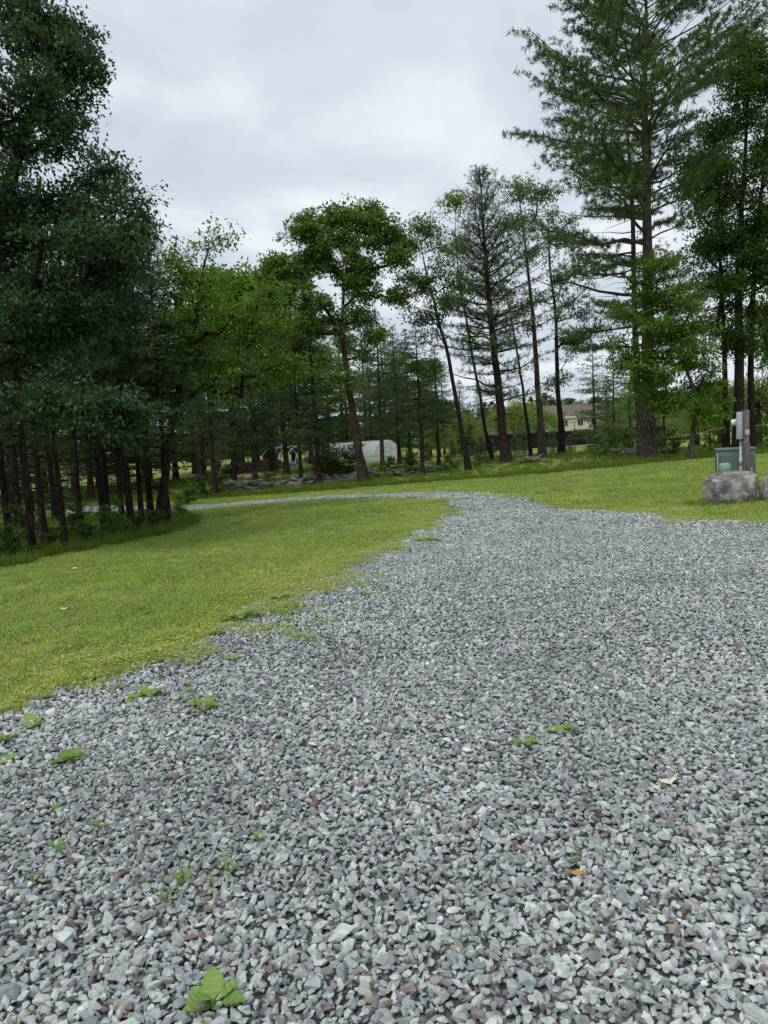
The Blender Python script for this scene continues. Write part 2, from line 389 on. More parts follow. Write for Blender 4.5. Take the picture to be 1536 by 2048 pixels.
M['white_pl'] = plain_mat('white_plastic', (0.72, 0.73, 0.72), 0.35, 0.5, var=0.04)
M['beige_pl'] = plain_mat('beige_plastic', (0.42, 0.41, 0.36), 0.5, 0.4, var=0.06)
M['black_pl'] = plain_mat('black_plastic', (0.02, 0.02, 0.02), 0.5, 0.4)
M['hoop'] = plain_mat('hoop_pipe', (0.68, 0.70, 0.70), 0.4, 0.5)
M['house_wall'] = plain_mat('cream_siding', (0.62, 0.57, 0.43), 0.8, 0.2, var=0.05, scale=1.0)
M['house_roof'] = plain_mat('brown_shingle', (0.150, 0.118, 0.098), 0.9, 0.2, var=0.2, scale=2.0)
M['house_trim'] = plain_mat('white_trim', (0.70, 0.70, 0.68), 0.6, 0.3, var=0.03)
M['glass'] = plain_mat('window_glass', (0.03, 0.035, 0.04), 0.1, 0.6)
M['tan_roof'] = plain_mat('tan_shingle', (0.26, 0.17, 0.12), 0.9, 0.2, var=0.15, scale=2.0)
M['screen'] = plain_mat('black_windscreen', (0.011, 0.013, 0.015), 0.8, 0.2, var=0.25, scale=0.8)
M['fence_metal'] = plain_mat('dark_fence_steel', (0.03, 0.034, 0.034), 0.5, 0.4)
M['wire'] = plain_mat('white_cord', (0.62, 0.64, 0.62), 0.5, 0.3)
M['post_steel'] = plain_mat('dull_steel_post', (0.075, 0.080, 0.070), 0.7, 0.3)
M['dirt'] = plain_mat('turned_earth', (0.085, 0.050, 0.034), 0.95, 0.1, var=0.5, scale=5.0, bump=0.8)
M['log'] = plain_mat('cut_wood', (0.30, 0.24, 0.17), 0.9, 0.15, var=0.35, scale=6.0)
M['tarp'] = plain_mat('blue_tarp', (0.10, 0.36, 0.58), 0.5, 0.4, var=0.15)
M['dead_leaf'] = plain_mat('bleached_leaf', (0.66, 0.60, 0.48), 0.8, 0.2, var=0.12, scale=20)
M['orange_leaf'] = plain_mat('orange_leaf', (0.50, 0.24, 0.06), 0.8, 0.2, var=0.2, scale=20)
# old timber post
m, t, out = new_mat('weathered_timber'); M['timber'] = m
tcn = N(t, 'ShaderNodeTexCoord')
mp = N(t, 'ShaderNodeMapping', {'Vector': tcn.outputs['Object'], 'Scale': (16, 16, 1.1)})
nz = N(t, 'ShaderNodeTexNoise', {'Vector': mp.outputs[0], 'Scale': 2.2, 'Detail': 6.0, 'Roughness': 0.7})
c = ramp(t, nz.outputs['Fac'], [(0.30, (0.060, 0.045, 0.036)), (0.50, (0.150, 0.125, 0.105)), (0.72, (0.250, 0.220, 0.190))])
bp = N(t, 'ShaderNodeBump', {'Height': nz.outputs['Fac'], 'Strength': 0.6, 'Distance': 0.02})
p = N(t, 'ShaderNodeBsdfPrincipled', {'Base Color': c, 'Roughness': 0.9, 'Specular IOR Level': 0.15, 'Normal': bp.outputs[0]})
t.links.new(p.outputs[0], out.inputs[0])
# clouded polythene: light passes through it
m, t, out = new_mat('greenhouse_film'); M['film'] = m
d = N(t, 'ShaderNodeBsdfPrincipled', {'Base Color': (0.94, 0.95, 0.96, 1), 'Roughness': 0.3, 'Specular IOR Level': 0.5})
tr = N(t, 'ShaderNodeBsdfTranslucent', {'Color': (0.94, 0.95, 0.96, 1)})
tp = N(t, 'ShaderNodeBsdfTransparent')
mx = N(t, 'ShaderNodeMixShader', {0: 0.45, 1: d.outputs[0], 2: tr.outputs[0]})
mx2 = N(t, 'ShaderNodeMixShader', {0: 0.12, 1: mx.outputs[0], 2: tp.outputs[0]})
t.links.new(mx2.outputs[0], out.inputs[0])

# ------------------------------------------------------------------ scatter helper (stuff only): stored points carry instances
def scatter(name, P, rot, scl, idx, sources, label, cat):
    me = bpy.data.meshes.new(name); me.vertices.add(len(P)); me.vertices.foreach_set('co', np.asarray(P, np.float32).ravel())
    for nm, ty, arr in (('rot', 'FLOAT_VECTOR', rot), ('scl', 'FLOAT_VECTOR', scl)):
        a = me.attributes.new(nm, ty, 'POINT'); a.data.foreach_set('vector', np.asarray(arr, np.float32).ravel())
    a = me.attributes.new('idx', 'INT', 'POINT'); a.data.foreach_set('value', np.asarray(idx, np.int32))
    me.update()
    o = mobj(name, me)
    src = bpy.data.collections.new(name + '_source')
    for s in sources: src.objects.link(s)
    g = bpy.data.node_groups.new(name + '_nodes', 'GeometryNodeTree')
    g.interface.new_socket('Geometry', in_out='INPUT', socket_type='NodeSocketGeometry')
    g.interface.new_socket('Geometry', in_out='OUTPUT', socket_type='NodeSocketGeometry')
    gi = g.nodes.new('NodeGroupInput'); go = g.nodes.new('NodeGroupOutput')
    ci = g.nodes.new('GeometryNodeCollectionInfo'); ci.inputs['Collection'].default_value = src
    ci.inputs['Separate Children'].default_value = True; ci.inputs['Reset Children'].default_value = True
    ip = g.nodes.new('GeometryNodeInstanceOnPoints'); ip.inputs['Pick Instance'].default_value = True
    def na(nm, ty):
        n = g.nodes.new('GeometryNodeInputNamedAttribute'); n.data_type = ty; n.inputs['Name'].default_value = nm
        return n.outputs['Attribute']
    g.links.new(gi.outputs[0], ip.inputs['Points']); g.links.new(ci.outputs[0], ip.inputs['Instance'])
    g.links.new(na('idx', 'INT'), ip.inputs['Instance Index'])
    e2r = g.nodes.new('FunctionNodeEulerToRotation'); g.links.new(na('rot', 'FLOAT_VECTOR'), e2r.inputs[0])
    g.links.new(e2r.outputs[0], ip.inputs['Rotation']); g.links.new(na('scl', 'FLOAT_VECTOR'), ip.inputs['Scale'])
    g.links.new(ip.outputs[0], go.inputs[0])
    md = o.modifiers.new('scatter', 'NODES'); md.node_group = g
    tag(o, label, cat, kind='stuff')
    return o
def source(name, me):
    return bpy.data.objects.new(name, me)          # not linked to the scene: only a shape to scatter

# ------------------------------------------------------------------ ground, drive, gravel, lawn
rs = np.random.RandomState(11)
def G2(*pts): return [tuple(ground_at(*p)[:2]) for p in pts]
drive_poly = G2((0, 1420), (60, 1396), (130, 1352), (230, 1318), (330, 1302), (430, 1262), (500, 1228), (600, 1163), (700, 1122),
                (760, 1092), (830, 1066), (880, 1032), (908, 1006), (880, 996), (800, 993), (700, 994.5), (600, 1001), (500, 1009), (350, 1023), (130, 1019)) \
    + [(-34, 36.0), (-34, 39.0)] + \
    G2((130, 1008), (350, 1014), (500, 1002), (600, 995), (700, 988), (800, 985), (900, 983.5), (1000, 987), (1060, 998), (1110, 1014), (1200, 1020), (1300, 1021),
       (1335, 1036), (1440, 1038), (1536, 1046)) + [(9.5, 10.8), (16, 11.2), (16, -5), (-6, -5), (-5.2, 0.5), (-3.6, 3.2)]
drive_poly = smooth_poly(drive_poly, 2)
mown_poly = [(-20, 3), (-14, 9.6)] + G2((0, 1137), (100, 1112), (200, 1094), (340, 1066), (410, 1040), (345, 1026), (200, 1031), (60, 1040)) + [(-30, 33), (-30, 41)] + \
    G2((120, 1003), (340, 1003), (480, 992), (600, 985), (740, 973), (900, 961), (1000, 955), (1100, 946), (1200, 936), (1290, 928), (1400, 917), (1536, 907)) + \
    [(26, 36), (40, 34), (40, -8), (-20, -8)]
mown_poly = smooth_poly(mown_poly, 1)
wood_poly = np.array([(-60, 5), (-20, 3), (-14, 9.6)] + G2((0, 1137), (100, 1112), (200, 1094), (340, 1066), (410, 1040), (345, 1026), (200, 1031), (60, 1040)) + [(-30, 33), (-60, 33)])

def axis(c0, n, a=5.0, R=620.0):
    u = np.linspace(-1, 1, n); return c0 + np.sinh(u * a) / math.sinh(a) * R
gx, gy = axis(0.0, 301), axis(14.0, 301)
X, Y = np.meshgrid(gx, gy, indexing='xy'); Z = height(X, Y)
n = len(gx)
i = np.arange(n - 1)[:, None] * n + np.arange(n - 1)[None]
Q = np.stack([i, i + 1, i + n + 1, i + n], -1).reshape(-1, 4)
me = mesh_data('ground', np.stack([X, Y, Z], -1).reshape(-1, 3), Q, None, [M['ground']], True)
jx = X.ravel(); jy = Y.ravel()
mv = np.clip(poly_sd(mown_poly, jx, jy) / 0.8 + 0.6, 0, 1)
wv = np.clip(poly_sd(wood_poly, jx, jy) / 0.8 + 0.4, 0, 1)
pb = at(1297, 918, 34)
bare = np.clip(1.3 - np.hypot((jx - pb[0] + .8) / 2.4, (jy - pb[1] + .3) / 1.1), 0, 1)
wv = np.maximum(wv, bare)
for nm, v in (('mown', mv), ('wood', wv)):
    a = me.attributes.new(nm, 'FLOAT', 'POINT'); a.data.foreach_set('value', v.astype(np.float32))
ground = mobj('ground', me)
tag(ground, 'gently sloping green lawn and field reaching back to the trees', 'ground', kind='structure')

# drive bed
c = 0.1
bx = np.arange(-35, 16.2, c); by = np.arange(-5.2, 42, c)
BX, BY = np.meshgrid(bx, by, indexing='xy')
sdv = poly_sd(drive_poly, BX.ravel(), BY.ravel()).reshape(BX.shape)
cell = sdv[:-1, :-1] + 0.10 * (vnoise(BX[:-1, :-1], BY[:-1, :-1], 0.35, 3) - 0.6) > 0
used = np.zeros(BX.shape, bool)
for a_ in (0, 1):
    for b_ in (0, 1): used[a_:a_ + cell.shape[0], b_:b_ + cell.shape[1]] |= cell
remap = -np.ones(BX.size, int); keep = used.ravel(); remap[keep] = np.arange(keep.sum())
kx, ky = BX.ravel()[keep], BY.ravel()[keep]
kz = height(kx, ky) + 0.028
w = len(bx); ii, jj = np.nonzero(cell); b0 = ii * w + jj
Q = remap[np.stack([b0, b0 + 1, b0 + w + 1, b0 + w], -1)]
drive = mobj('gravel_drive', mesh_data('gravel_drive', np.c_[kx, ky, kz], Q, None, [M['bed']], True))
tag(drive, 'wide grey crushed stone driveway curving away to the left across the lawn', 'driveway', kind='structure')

# stone shapes
stone_me = []
for k in range(9):
    bm = bmesh.new(); rr = random.Random(40 + k)
    ex = (0.5, rr.uniform(.30, .44), rr.uniform(.17, .31))
    for _ in range(rr.choice((11, 13, 15))):
        v = Vector((rr.gauss(0, 1), rr.gauss(0, 1), rr.gauss(0, 1))).normalized() * rr.uniform(.86, 1.08)
        bm.verts.new((v.x * ex[0], v.y * ex[1], v.z * ex[2]))
    bmesh.ops.convex_hull(bm, input=bm.verts)
    bmesh.ops.dissolve_limit(bm, angle_limit=0.16, verts=bm.verts, edges=bm.edges)
    me = bpy.data.meshes.new('stone'); bm.to_mesh(me); bm.free(); me.materials.append(M['stone'])
    stone_me.append(me)
def in_view(x, y, z, mpx):
    d = np.stack([x, y, z - CAM_H], -1) @ RN
    with np.errstate(all='ignore'):
        u = CX + FPX * d[..., 0] / -d[..., 2]; v = CY - FPX * d[..., 1] / -d[..., 2]
    return (d[..., 2] < -0.3) & (u > -mpx) & (u < 1536 + mpx) & (v < 2048 + mpx), u, v
SP, SR, SS = [], [], []
for r0, r1, sp, size, lift in ((1.2, 5.0, .0222, .0335, .0), (1.2, 5.0, .037, .0375, .011), (5.0, 12.0, .0275, .0375, .0), (12.0, 40, .042, .051, .0)):
    xs = np.arange(-16 if r1 < 20 else -34, 15, sp); ys = np.arange(.6, min(r1, 41), sp)
    ok_rows = []
    for y0 in ys:                                   # row by row keeps memory small
        half = 0.80 * y0 + (3.4 if r1 < 7 else 2.2)
        xr = xs[(xs > -half) & (xs < half)]
        ok_rows.append(np.c_[xr, np.full(len(xr), y0)])
    p = np.concatenate(ok_rows); p += rs.uniform(-.48, .48, p.shape) * sp
    r = np.hypot(p[:, 0], p[:, 1]); p = p[(r >= r0) & (r < r1)]
    iv, u, v = in_view(p[:, 0], p[:, 1], np.zeros(len(p)), 1000 if r1 < 7 else 450 if r1 < 13 else 300); p = p[iv]
    sd_ = poly_sd(drive_poly, p[:, 0], p[:, 1])
    nn = vnoise(p[:, 0], p[:, 1], .5, 5) * .5 + vnoise(p[:, 0], p[:, 1], .16, 6) * .25 - .37
    wide = 1.0 + .9 * (p[:, 0] < 0) * (p[:, 1] < 9)
    sd_ = sd_ - (vnoise(p[:, 0], p[:, 1], 1.1, 21) - .5) * np.where((p[:, 0] < 0) & (p[:, 1] < 10), .5, .2)
    keep = (sd_ + nn * .60 * wide > 0) | ((sd_ > -.30 * wide) & (rs.rand(len(p)) < .07))
    sd_ = sd_[keep]
    p = p[keep]
    s = size * np.exp(rs.normal(0, .24, len(p))) * np.where(rs.rand(len(p)) < .06, 1.45, 1.0)
    z = height(p[:, 0], p[:, 1]) + .026 + lift + rs.uniform(0, .016, len(p)) - np.clip(-sd_ * .12, 0, .03) - np.where(sd_ < 0, .006, 0)
    SP.append(np.c_[p, z]); SS.append(s)
SP = np.concatenate(SP); SS = np.concatenate(SS); ns = len(SP)
SR = np.c_[rs.normal(0, .46, ns), rs.normal(0, .46, ns), rs.uniform(0, 6.283, ns)]
SI = rs.randint(0, len(stone_me), ns)
SC = SS[:, None] * rs.uniform(.85, 1.15, (ns, 3))
iv, u, v = in_view(SP[:, 0], SP[:, 1], SP[:, 2], -15)
big = np.where(iv & (v < 2030), SS / np.linalg.norm(SP - np.array([0, 0, CAM_H]), axis=1), 0)
order = np.argsort(-big)[:300]
single = np.zeros(ns, bool); single[order] = True
for k in order:
    o = bpy.data.objects.new('stone', stone_me[SI[k]]); COL.objects.link(o); o.parent = drive
    o.location = SP[k]; o.rotation_euler = SR[k]; o.scale = SC[k]
rest = ~single
scatter('gravel', SP[rest], SR[rest], SC[rest], SI[rest], [source('stone_shape', q) for q in stone_me],
        'loose grey crushed stones with a few reddish brown and tan ones covering the driveway', 'gravel')

# blade makers
def blades(nb, rad, h0, h1, wdt, lean, seed, seg=2, flowers=0):
    r = np.random.RandomState(seed)
    a = r.uniform(0, 6.283, nb); q = rad * np.sqrt(r.rand(nb))
    bx_, by_ = q * np.cos(a), q * np.sin(a)
    h = r.uniform(h0, h1, nb); th = r.uniform(0, 6.283, nb); le = np.abs(r.normal(0, lean, nb)) * h
    dx, dy = np.cos(th), np.sin(th); wx, wy = -dy * wdt / 2, dx * wdt / 2
    V, Qd, Tr, tint = [], [], [], []
    ti = r.rand(nb)
    base = 0
    pts = []
    for s in range(seg + 1):
        f = s / seg
        c_ = np.stack([bx_ + dx * le * f * f, by_ + dy * le * f * f, h * f * (1 - .25 * (le / h) * f) - .004], -1)
        if s < seg:
            wv_ = np.stack([wx, wy, 0 * wx], -1) * (1 - .35 * f)
            pts += [c_ - wv_, c_ + wv_]
        else: pts.append(c_)
    V = np.stack(pts, 1).reshape(-1, 3); k = 2 * seg + 1
    o_ = np.arange(nb) * k
    for s in range(seg - 1): Qd.append(np.stack([o_ + 2 * s, o_ + 2 * s + 1, o_ + 2 * s + 3, o_ + 2 * s + 2], -1))
    Tr = np.stack([o_ + 2 * seg - 2, o_ + 2 * seg - 1, o_ + 2 * seg], -1)
    Qd = np.concatenate(Qd) if Qd else np.zeros((0, 4), int)
    tint = np.r_[np.tile(ti, seg - 1), ti]
    return V, Qd, Tr, tint
def tuft(name, args, mat, leaf=0, flower=0, seed=0):
    V, Qd, Tr, ti = blades(*args, seed=seed)
    r = np.random.RandomState(seed + 99); rad = args[1]; m4 = np.zeros(len(Qd)); m3 = np.zeros(len(Tr))
    nV = [V]; nb = len(V); q2, t2 = [], []
    for k in range(leaf):                               # clover-like leaflets: small tilted quads
        a = r.uniform(0, 6.283); q = rad * math.sqrt(r.rand()); s = r.uniform(.008, .014) * (rad / .13)
        c_ = np.array([q * math.cos(a), q * math.sin(a), r.uniform(.02, .045)])
        th = r.uniform(0, 6.283); d1 = np.array([math.cos(th), math.sin(th), r.uniform(-.3, .3)]) * s
        d2 = np.array([-math.sin(th), math.cos(th), r.uniform(-.3, .3)]) * s
        nV.append(np.array([c_ - d1, c_ - d2 * .8, c_ + d1, c_ + d2 * .8])); q2.append([nb, nb + 1, nb + 2, nb + 3]); nb += 4
    for k in range(flower):                             # round heads
        a = r.uniform(0, 6.283); q = rad * math.sqrt(r.rand()); s = r.uniform(.004, .0065)
        c_ = np.array([q * math.cos(a), q * math.sin(a), r.uniform(.05, .07)])
        O = np.array([[1, 0, 0], [0, 1, 0], [-1, 0, 0], [0, -1, 0], [0, 0, 1], [0, 0, -1]]) * s + c_
        nV.append(O)
        for e in range(4):
            t2.append([nb + e, nb + (e + 1) % 4, nb + 4]); t2.append([nb + (e + 1) % 4, nb + e, nb + 5])
        nb += 6
    F4 = np.concatenate([Qd, np.array(q2).reshape(-1, 4)]).astype(int); F3 = np.concatenate([Tr, np.array(t2).reshape(-1, 3)]).astype(int)
    nq, nq2, nt_, nt2 = len(Qd), len(q2), len(Tr), len(t2)
    tint = np.r_[ti[:nq], r.rand(nq2), ti[nq:], np.zeros(nt2)]
    me = mesh_data(name, np.concatenate(nV), F4, F3, [mat, M['flower']], False, np.zeros(nq + nq2), np.r_[np.zeros(nt_), np.ones(nt2)], tint)
    return source(name, me)
lawn_src = [tuft('lawn_tuft', (95, .13, .025, .055, .0055, .8), M['blade'], seed=k) for k in range(3)] + \
           [tuft('lawn_tuft_clover', (60, .13, .025, .05, .0055, .8), M['blade'], leaf=40, flower=0, seed=11),
            tuft('lawn_tuft_flower', (70, .13, .025, .05, .0055, .8), M['blade'], leaf=26, flower=2, seed=12),
            tuft('dry_tuft', (34, .15, .02, .06, .005, 1.3), M['dry_blade'], leaf=6, seed=13),
            tuft('broad_tuft', (26, .12, .03, .07, .008, 1.0), M['weed'], leaf=34, seed=14)]
LP, LS, LI = [], [], []
for r0, r1, sp, sc_ in ((2.0, 9.0, .105, 1.0), (9.0, 18.0, .15, 1.35), (18.0, 46.0, .26, 2.1)):
    xs = np.arange(-36, 40, sp); ys = np.arange(1.0, min(r1, 44), sp)
    rows = []
    for y0 in ys:
        half = .80 * y0 + 2.0; xr = xs[(xs > -half) & (xs < half)]; rows.append(np.c_[xr, np.full(len(xr), y0)])
    p = np.concatenate(rows); p += rs.uniform(-.5, .5, p.shape) * sp
    r = np.hypot(p[:, 0], p[:, 1]); p = p[(r >= r0) & (r < r1)]
    iv, u, v = in_view(p[:, 0], p[:, 1], np.zeros(len(p)), 260); p = p[iv]
    sm = poly_sd(mown_poly, p[:, 0], p[:, 1]); sdd = poly_sd(drive_poly, p[:, 0], p[:, 1])
    nn = vnoise(p[:, 0], p[:, 1], .5, 5) * .5 + vnoise(p[:, 0], p[:, 1], .16, 6) * .25 - .37
    e_ = -(sdd + nn * .75 * (1.0 + .9 * (p[:, 0] < 0) * (p[:, 1] < 9)))                                # distance into the grass
    big_ = (vnoise(p[:, 0], p[:, 1], 1.1, 21) - .5) * np.where((p[:, 0] < 0) & (p[:, 1] < 10), 1.1, .45)
    e_ = e_ + big_
    pr = np.clip((e_ + .22) / .62, 0, 1) ** 1.4
    pr = np.where((sdd > .02) & (sdd < .5 + .5 * (p[:, 0] < 0)), np.maximum(pr, .09 * (vnoise(p[:, 0], p[:, 1], .8, 15) > .55)), pr)
    pr = pr * np.clip(np.hypot((p[:, 0] - pb[0] + .8) / 2.4, (p[:, 1] - pb[1] + .3) / 1.1) - .35, .15, 1)
    k = (sm > -.3) & (rs.rand(len(p)) < pr); p = p[k]; e_ = e_[k]
    fl = vnoise(p[:, 0], p[:, 1], 1.6, 8)
    idx = rs.randint(0, 3, len(p)); q = rs.rand(len(p))
    near_edge = e_ < 1.3
    idx = np.where((q < np.where(near_edge, .42, .16)), 3, idx)
    idx = np.where((fl > .60) & (q > .88), 4, idx)
    idx = np.where((e_ < .30) & (rs.rand(len(p)) < .55), 5, idx)
    idx = np.where((e_ > .05) & (e_ < .9) & (rs.rand(len(p)) < .10), 6, idx)
    s = sc_ * rs.uniform(.8, 1.25, len(p)) * np.where(e_ < .25, .8, 1.0)
    zs = s * np.where(e_ < .25, .85, 1.0) / (sc_ ** .6)
    LP.append(np.c_[p, height(p[:, 0], p[:, 1]) + np.where(sdd[k] > .02, .035, 0.0)]); LS.append(np.c_[s, s, zs]); LI.append(idx)
# thin grass, clover and dry tufts creeping over the stones along the drive's edge
ex = rs.uniform(-9, 14, 90000); ey = rs.uniform(2, 21, 90000); es = poly_sd(drive_poly, ex, ey)
iv, u, v = in_view(ex, ey, np.zeros(len(ex)), 200); k = iv & (es > -.5) & (es < np.where(ey < 5.2, .35, 1.1)) & (ey > 3.9); ex, ey, es = ex[k], ey[k], es[k]
left_ = (ex < .3) & (ey < 12); wn_ = np.where(left_, 1.15, .9)
nz_ = vnoise(ex, ey, .9, 31) * .65 + vnoise(ex, ey, .3, 32) * .35
k = rs.rand(len(ex)) < np.clip((nz_ - np.where(left_, .26, .36)) * 2.6 - np.maximum(es, -.1) * 1.25 / wn_, 0, 1) * .9; ex, ey, es = ex[k], ey[k], es[k]
s = rs.uniform(.45, 1.05, len(ex)); q = rs.rand(len(ex))
LP.append(np.c_[ex, ey, height(ex, ey) + np.where(es > -.05, .036, .012)]); LS.append(np.c_[s, s, s * rs.uniform(.7, 1.1, len(ex))]); LI.append(np.where(q < .38, 5, np.where(q < .68, 6, np.where(q < .85, 3, 1))))
LP = np.concatenate(LP); LS = np.concatenate(LS); LI = np.concatenate(LI)
LR = np.c_[rs.normal(0, .06, len(LP)), rs.normal(0, .06, len(LP)), rs.uniform(0, 6.283, len(LP))]
scatter('lawn_grass', LP, LR, LS, LI, lawn_src, 'short mown green lawn grass with clover on both sides of the driveway', 'grass')

# long grass and weeds along the edge of the wood
tall_src = [tuft('tall_tuft', (46, .22, .18, .48, .012, .55), M['tall_grass'], seed=30 + k) for k in range(3)] + \
           [tuft('tall_tuft_leafy', (22, .24, .15, .38, .013, .7), M['tall_grass'], leaf=70, seed=37)]
xs = rs.uniform(-26, 34, 60000); ys = rs.uniform(6, 50, 60000)
iv, u, v = in_view(xs, ys, np.full(len(xs), -.3), 220)
sm = poly_sd(mown_poly, xs, ys); wo = poly_sd(wood_poly, xs, ys); sdd = poly_sd(drive_poly, xs, ys)
nn = vnoise(xs, ys, 1.2, 9)
edge = np.where(wo > -.2, 1.6, np.where(xs > 6, 2.6, 2.2))
pr = np.where((sm < .05) & (sm > -edge * (.5 + nn)), 1.0, np.where((sm < 0), .20, 0))
pr = np.where(wo > .6, .38, pr)
k = iv & (sdd < -.3) & (rs.rand(len(xs)) < pr)
xs, ys, sm, wo = xs[k], ys[k], sm[k], wo[k]
s = rs.uniform(.55, 1.1, len(xs)) * np.where(wo > -.5, .8, np.where(xs > 0, .72, .85))
bo = at(1468, 992, 14.6); an = rs.uniform(0, 6.283, 110); ra = rs.uniform(.95, 1.5, 110)     # longer grass the mower leaves round the boulders
xs = np.r_[xs, bo[0] + .35 + .95 * ra * np.cos(an)]; ys = np.r_[ys, bo[1] + .50 * ra * np.sin(an)]; s = np.r_[s, rs.uniform(.22, .48, 110)]
scatter('tall_grass', np.c_[xs, ys, height(xs, ys)], np.c_[rs.normal(0, .1, len(xs)), rs.normal(0, .1, len(xs)), rs.uniform(0, 6.28, len(xs))],
        np.c_[s, s, s * rs.uniform(.7, 1.1, len(xs))], rs.randint(0, 4, len(xs)), tall_src,
        'long unmown grass and weeds along the foot of the trees', 'tall grass')

# ------------------------------------------------------------------ tree makers (each gives a trunk mesh and a crown mesh, base at the origin)
UP = np.array([0, 0, 1.0])
def unit(v): return v / (np.linalg.norm(v, axis=-1, keepdims=True) + 1e-9)
def leaf_quads(C, D, Nn, L, W):
    """diamond leaves: centre, direction, normal, length, width"""
    S = unit(np.cross(D, Nn)); L = L[:, None] * .5; W = W[:, None] * .5
    V = np.stack([C - D * L, C - S * W - D * L * .1, C + D * L, C + S * W - D * L * .1], 1).reshape(-1, 3)
    F = np.arange(len(C) * 4).reshape(-1, 4)
    return V, F
def make_leaves(name, r, ends, dirs, per, spread, size, mat, wr=.55, droop=.25, flat=.6):
    n_ = len(ends) * per
    C = np.repeat(ends, per, 0) + r.normal(0, 1, (n_, 3)) * np.array([spread, spread, spread * flat])
    D = unit(np.repeat(dirs, per, 0) * .8 + r.normal(0, .8, (n_, 3)) - UP * droop)
    Nn = unit(UP * .9 + r.normal(0, .55, (n_, 3)))
    L = size * r.uniform(.65, 1.25, n_)
    V, F = leaf_quads(C, D, Nn, L, L * wr)
    tint = np.clip(np.repeat(r.rand(len(ends)), per) * .5 + r.rand(n_) * .5, 0, 1)
    return mesh_data(name, V, F, None, [mat], False, rnd=tint)
def trunk_path(pts, n=14, wob=0.02, r=None):
    P = np.array(pts, float); t = np.linspace(0, len(P) - 1, n)
    # Catmull-Rom through the given points
    E = np.concatenate([[2 * P[0] - P[1]], P, [2 * P[-1] - P[-2]]])
    i = np.minimum(t.astype(int), len(P) - 2); f = (t - i)[:, None]
    a, b, c_, d = E[i], E[i + 1], E[i + 2], E[i + 3]
    q = .5 * (2 * b + (c_ - a) * f + (2 * a - 5 * b + 4 * c_ - d) * f ** 2 + (3 * b - a - 3 * c_ + d) * f ** 3)
    if r is not None: q[1:] += r.normal(0, wob, (n - 1, 3)) * np.array([1, 1, .3])
    return q
def broadleaf(seed, path, r0, blobs, mat, bark, clump=.55, twigs=9, per=9, leaf=.10, low=0.25, rtop=.08, tip=.010, k_trunk=9, droop=.25, twig_tubes=True, flat=.6, shell=.55, flare=1.5):
    r = np.random.RandomState(seed); acc = Acc()
    T = trunk_path(path, 16, .02, r); n_ = len(T)
    f = np.linspace(0, 1, n_); R = r0 * ((1 - f) * (1 - rtop) + rtop) ; R[0] *= flare; R[1] *= 1 + (flare - 1) * .25
    T[0, 2] -= .15
    acc.tube(T, R, k_trunk)
    C = []
    for c_, rad, cnt in blobs:
        m_ = max(2, int(round(cnt / 4.5)))                # boughs: clumps gather in lobes with gaps between
        sub = unit(r.normal(0, 1, (m_, 3)) + UP * .15) * (shell + (1 - shell) * r.rand(m_, 1)) ** .6
        q = sub[r.randint(0, m_, cnt)] + r.normal(0, .20, (cnt, 3)) * np.array([1, 1, .62])
        C.append(np.array(c_) + q * np.array(rad))
    C = np.concatenate(C)
    nodes = list(T[int(n_ * low):]); par = [-1] * len(nodes); own = [0] * len(nodes)
    axis_d = np.min(np.linalg.norm(C[:, None] - T[None], axis=2), 1)
    branches = []
    NA = np.array(nodes)
    for ci in np.argsort(axis_d):
        c_ = C[ci]
        d = np.linalg.norm(NA - c_, axis=1); hor = np.linalg.norm((NA - c_)[:, :2], axis=1)
        cost = d + 1.1 * np.maximum(0, NA[:, 2] - c_[2] + .35 * hor)
        j = int(np.argmin(cost)); s = NA[j]; ln = max(d[j], 1e-3)
        ctrl = s + (c_ - s) * .5 + np.array([0, 0, -.10 * ln]) + r.normal(0, .06, 3) * ln
        m_ = 2 if ln < 1.0 else 4
        tt = np.linspace(0, 1, m_ + 1)[1:, None]
        pth = (1 - tt) ** 2 * s + 2 * (1 - tt) * tt * ctrl + tt ** 2 * c_
        ids = []
        pv = j
        for q in pth:
            nodes.append(q); par.append(pv); own.append(0); pv = len(nodes) - 1; ids.append(pv)
        own[pv] += 1
        branches.append((j, ids)); NA = np.array(nodes)
    w = np.array(own, float)
    for q in range(len(nodes) - 1, -1, -1):
        if par[q] >= 0: w[par[q]] += w[q]
    lim = r0 * .55
    for j, ids in branches:
        rr = np.minimum(tip * np.maximum(w[ids], 1) ** .52, lim)
        acc.tube(np.concatenate([NA[j:j + 1], NA[ids]]), np.r_[rr[0] * 1.1, rr], 5 if rr[0] > .03 else 4)
    ncl = len(C)
    dirs = unit(r.normal(0, 1, (ncl, twigs, 3)) * np.array([1, 1, .55]) + UP * .12)
    lens = clump * r.uniform(.45, 1.15, (ncl, twigs, 1))
    E = C[:, None] + dirs * lens
    if twig_tubes:
        st = np.repeat(C, twigs, 0); en = E.reshape(-1, 3); rad = tip * .55
        sd_ = unit(np.cross(en - st, np.array([.3, .5, .8]))); s2 = unit(np.cross(en - st, sd_))
        V = np.stack([st + sd_ * rad, st - sd_ * rad * .5 + s2 * rad * .87, st - sd_ * rad * .5 - s2 * rad * .87, en], 1).reshape(-1, 3)
        o_ = np.arange(len(st)) * 4
        acc.add(V, None, np.concatenate([np.stack([o_, o_ + 1, o_ + 3], -1), np.stack([o_ + 1, o_ + 2, o_ + 3], -1), np.stack([o_ + 2, o_, o_ + 3], -1)]))
    cm = make_leaves('crown', r, E.reshape(-1, 3), dirs.reshape(-1, 3), per, clump * .24, leaf, mat, droop=droop, flat=flat)
    return acc.mesh('trunk', [bark], True), cm
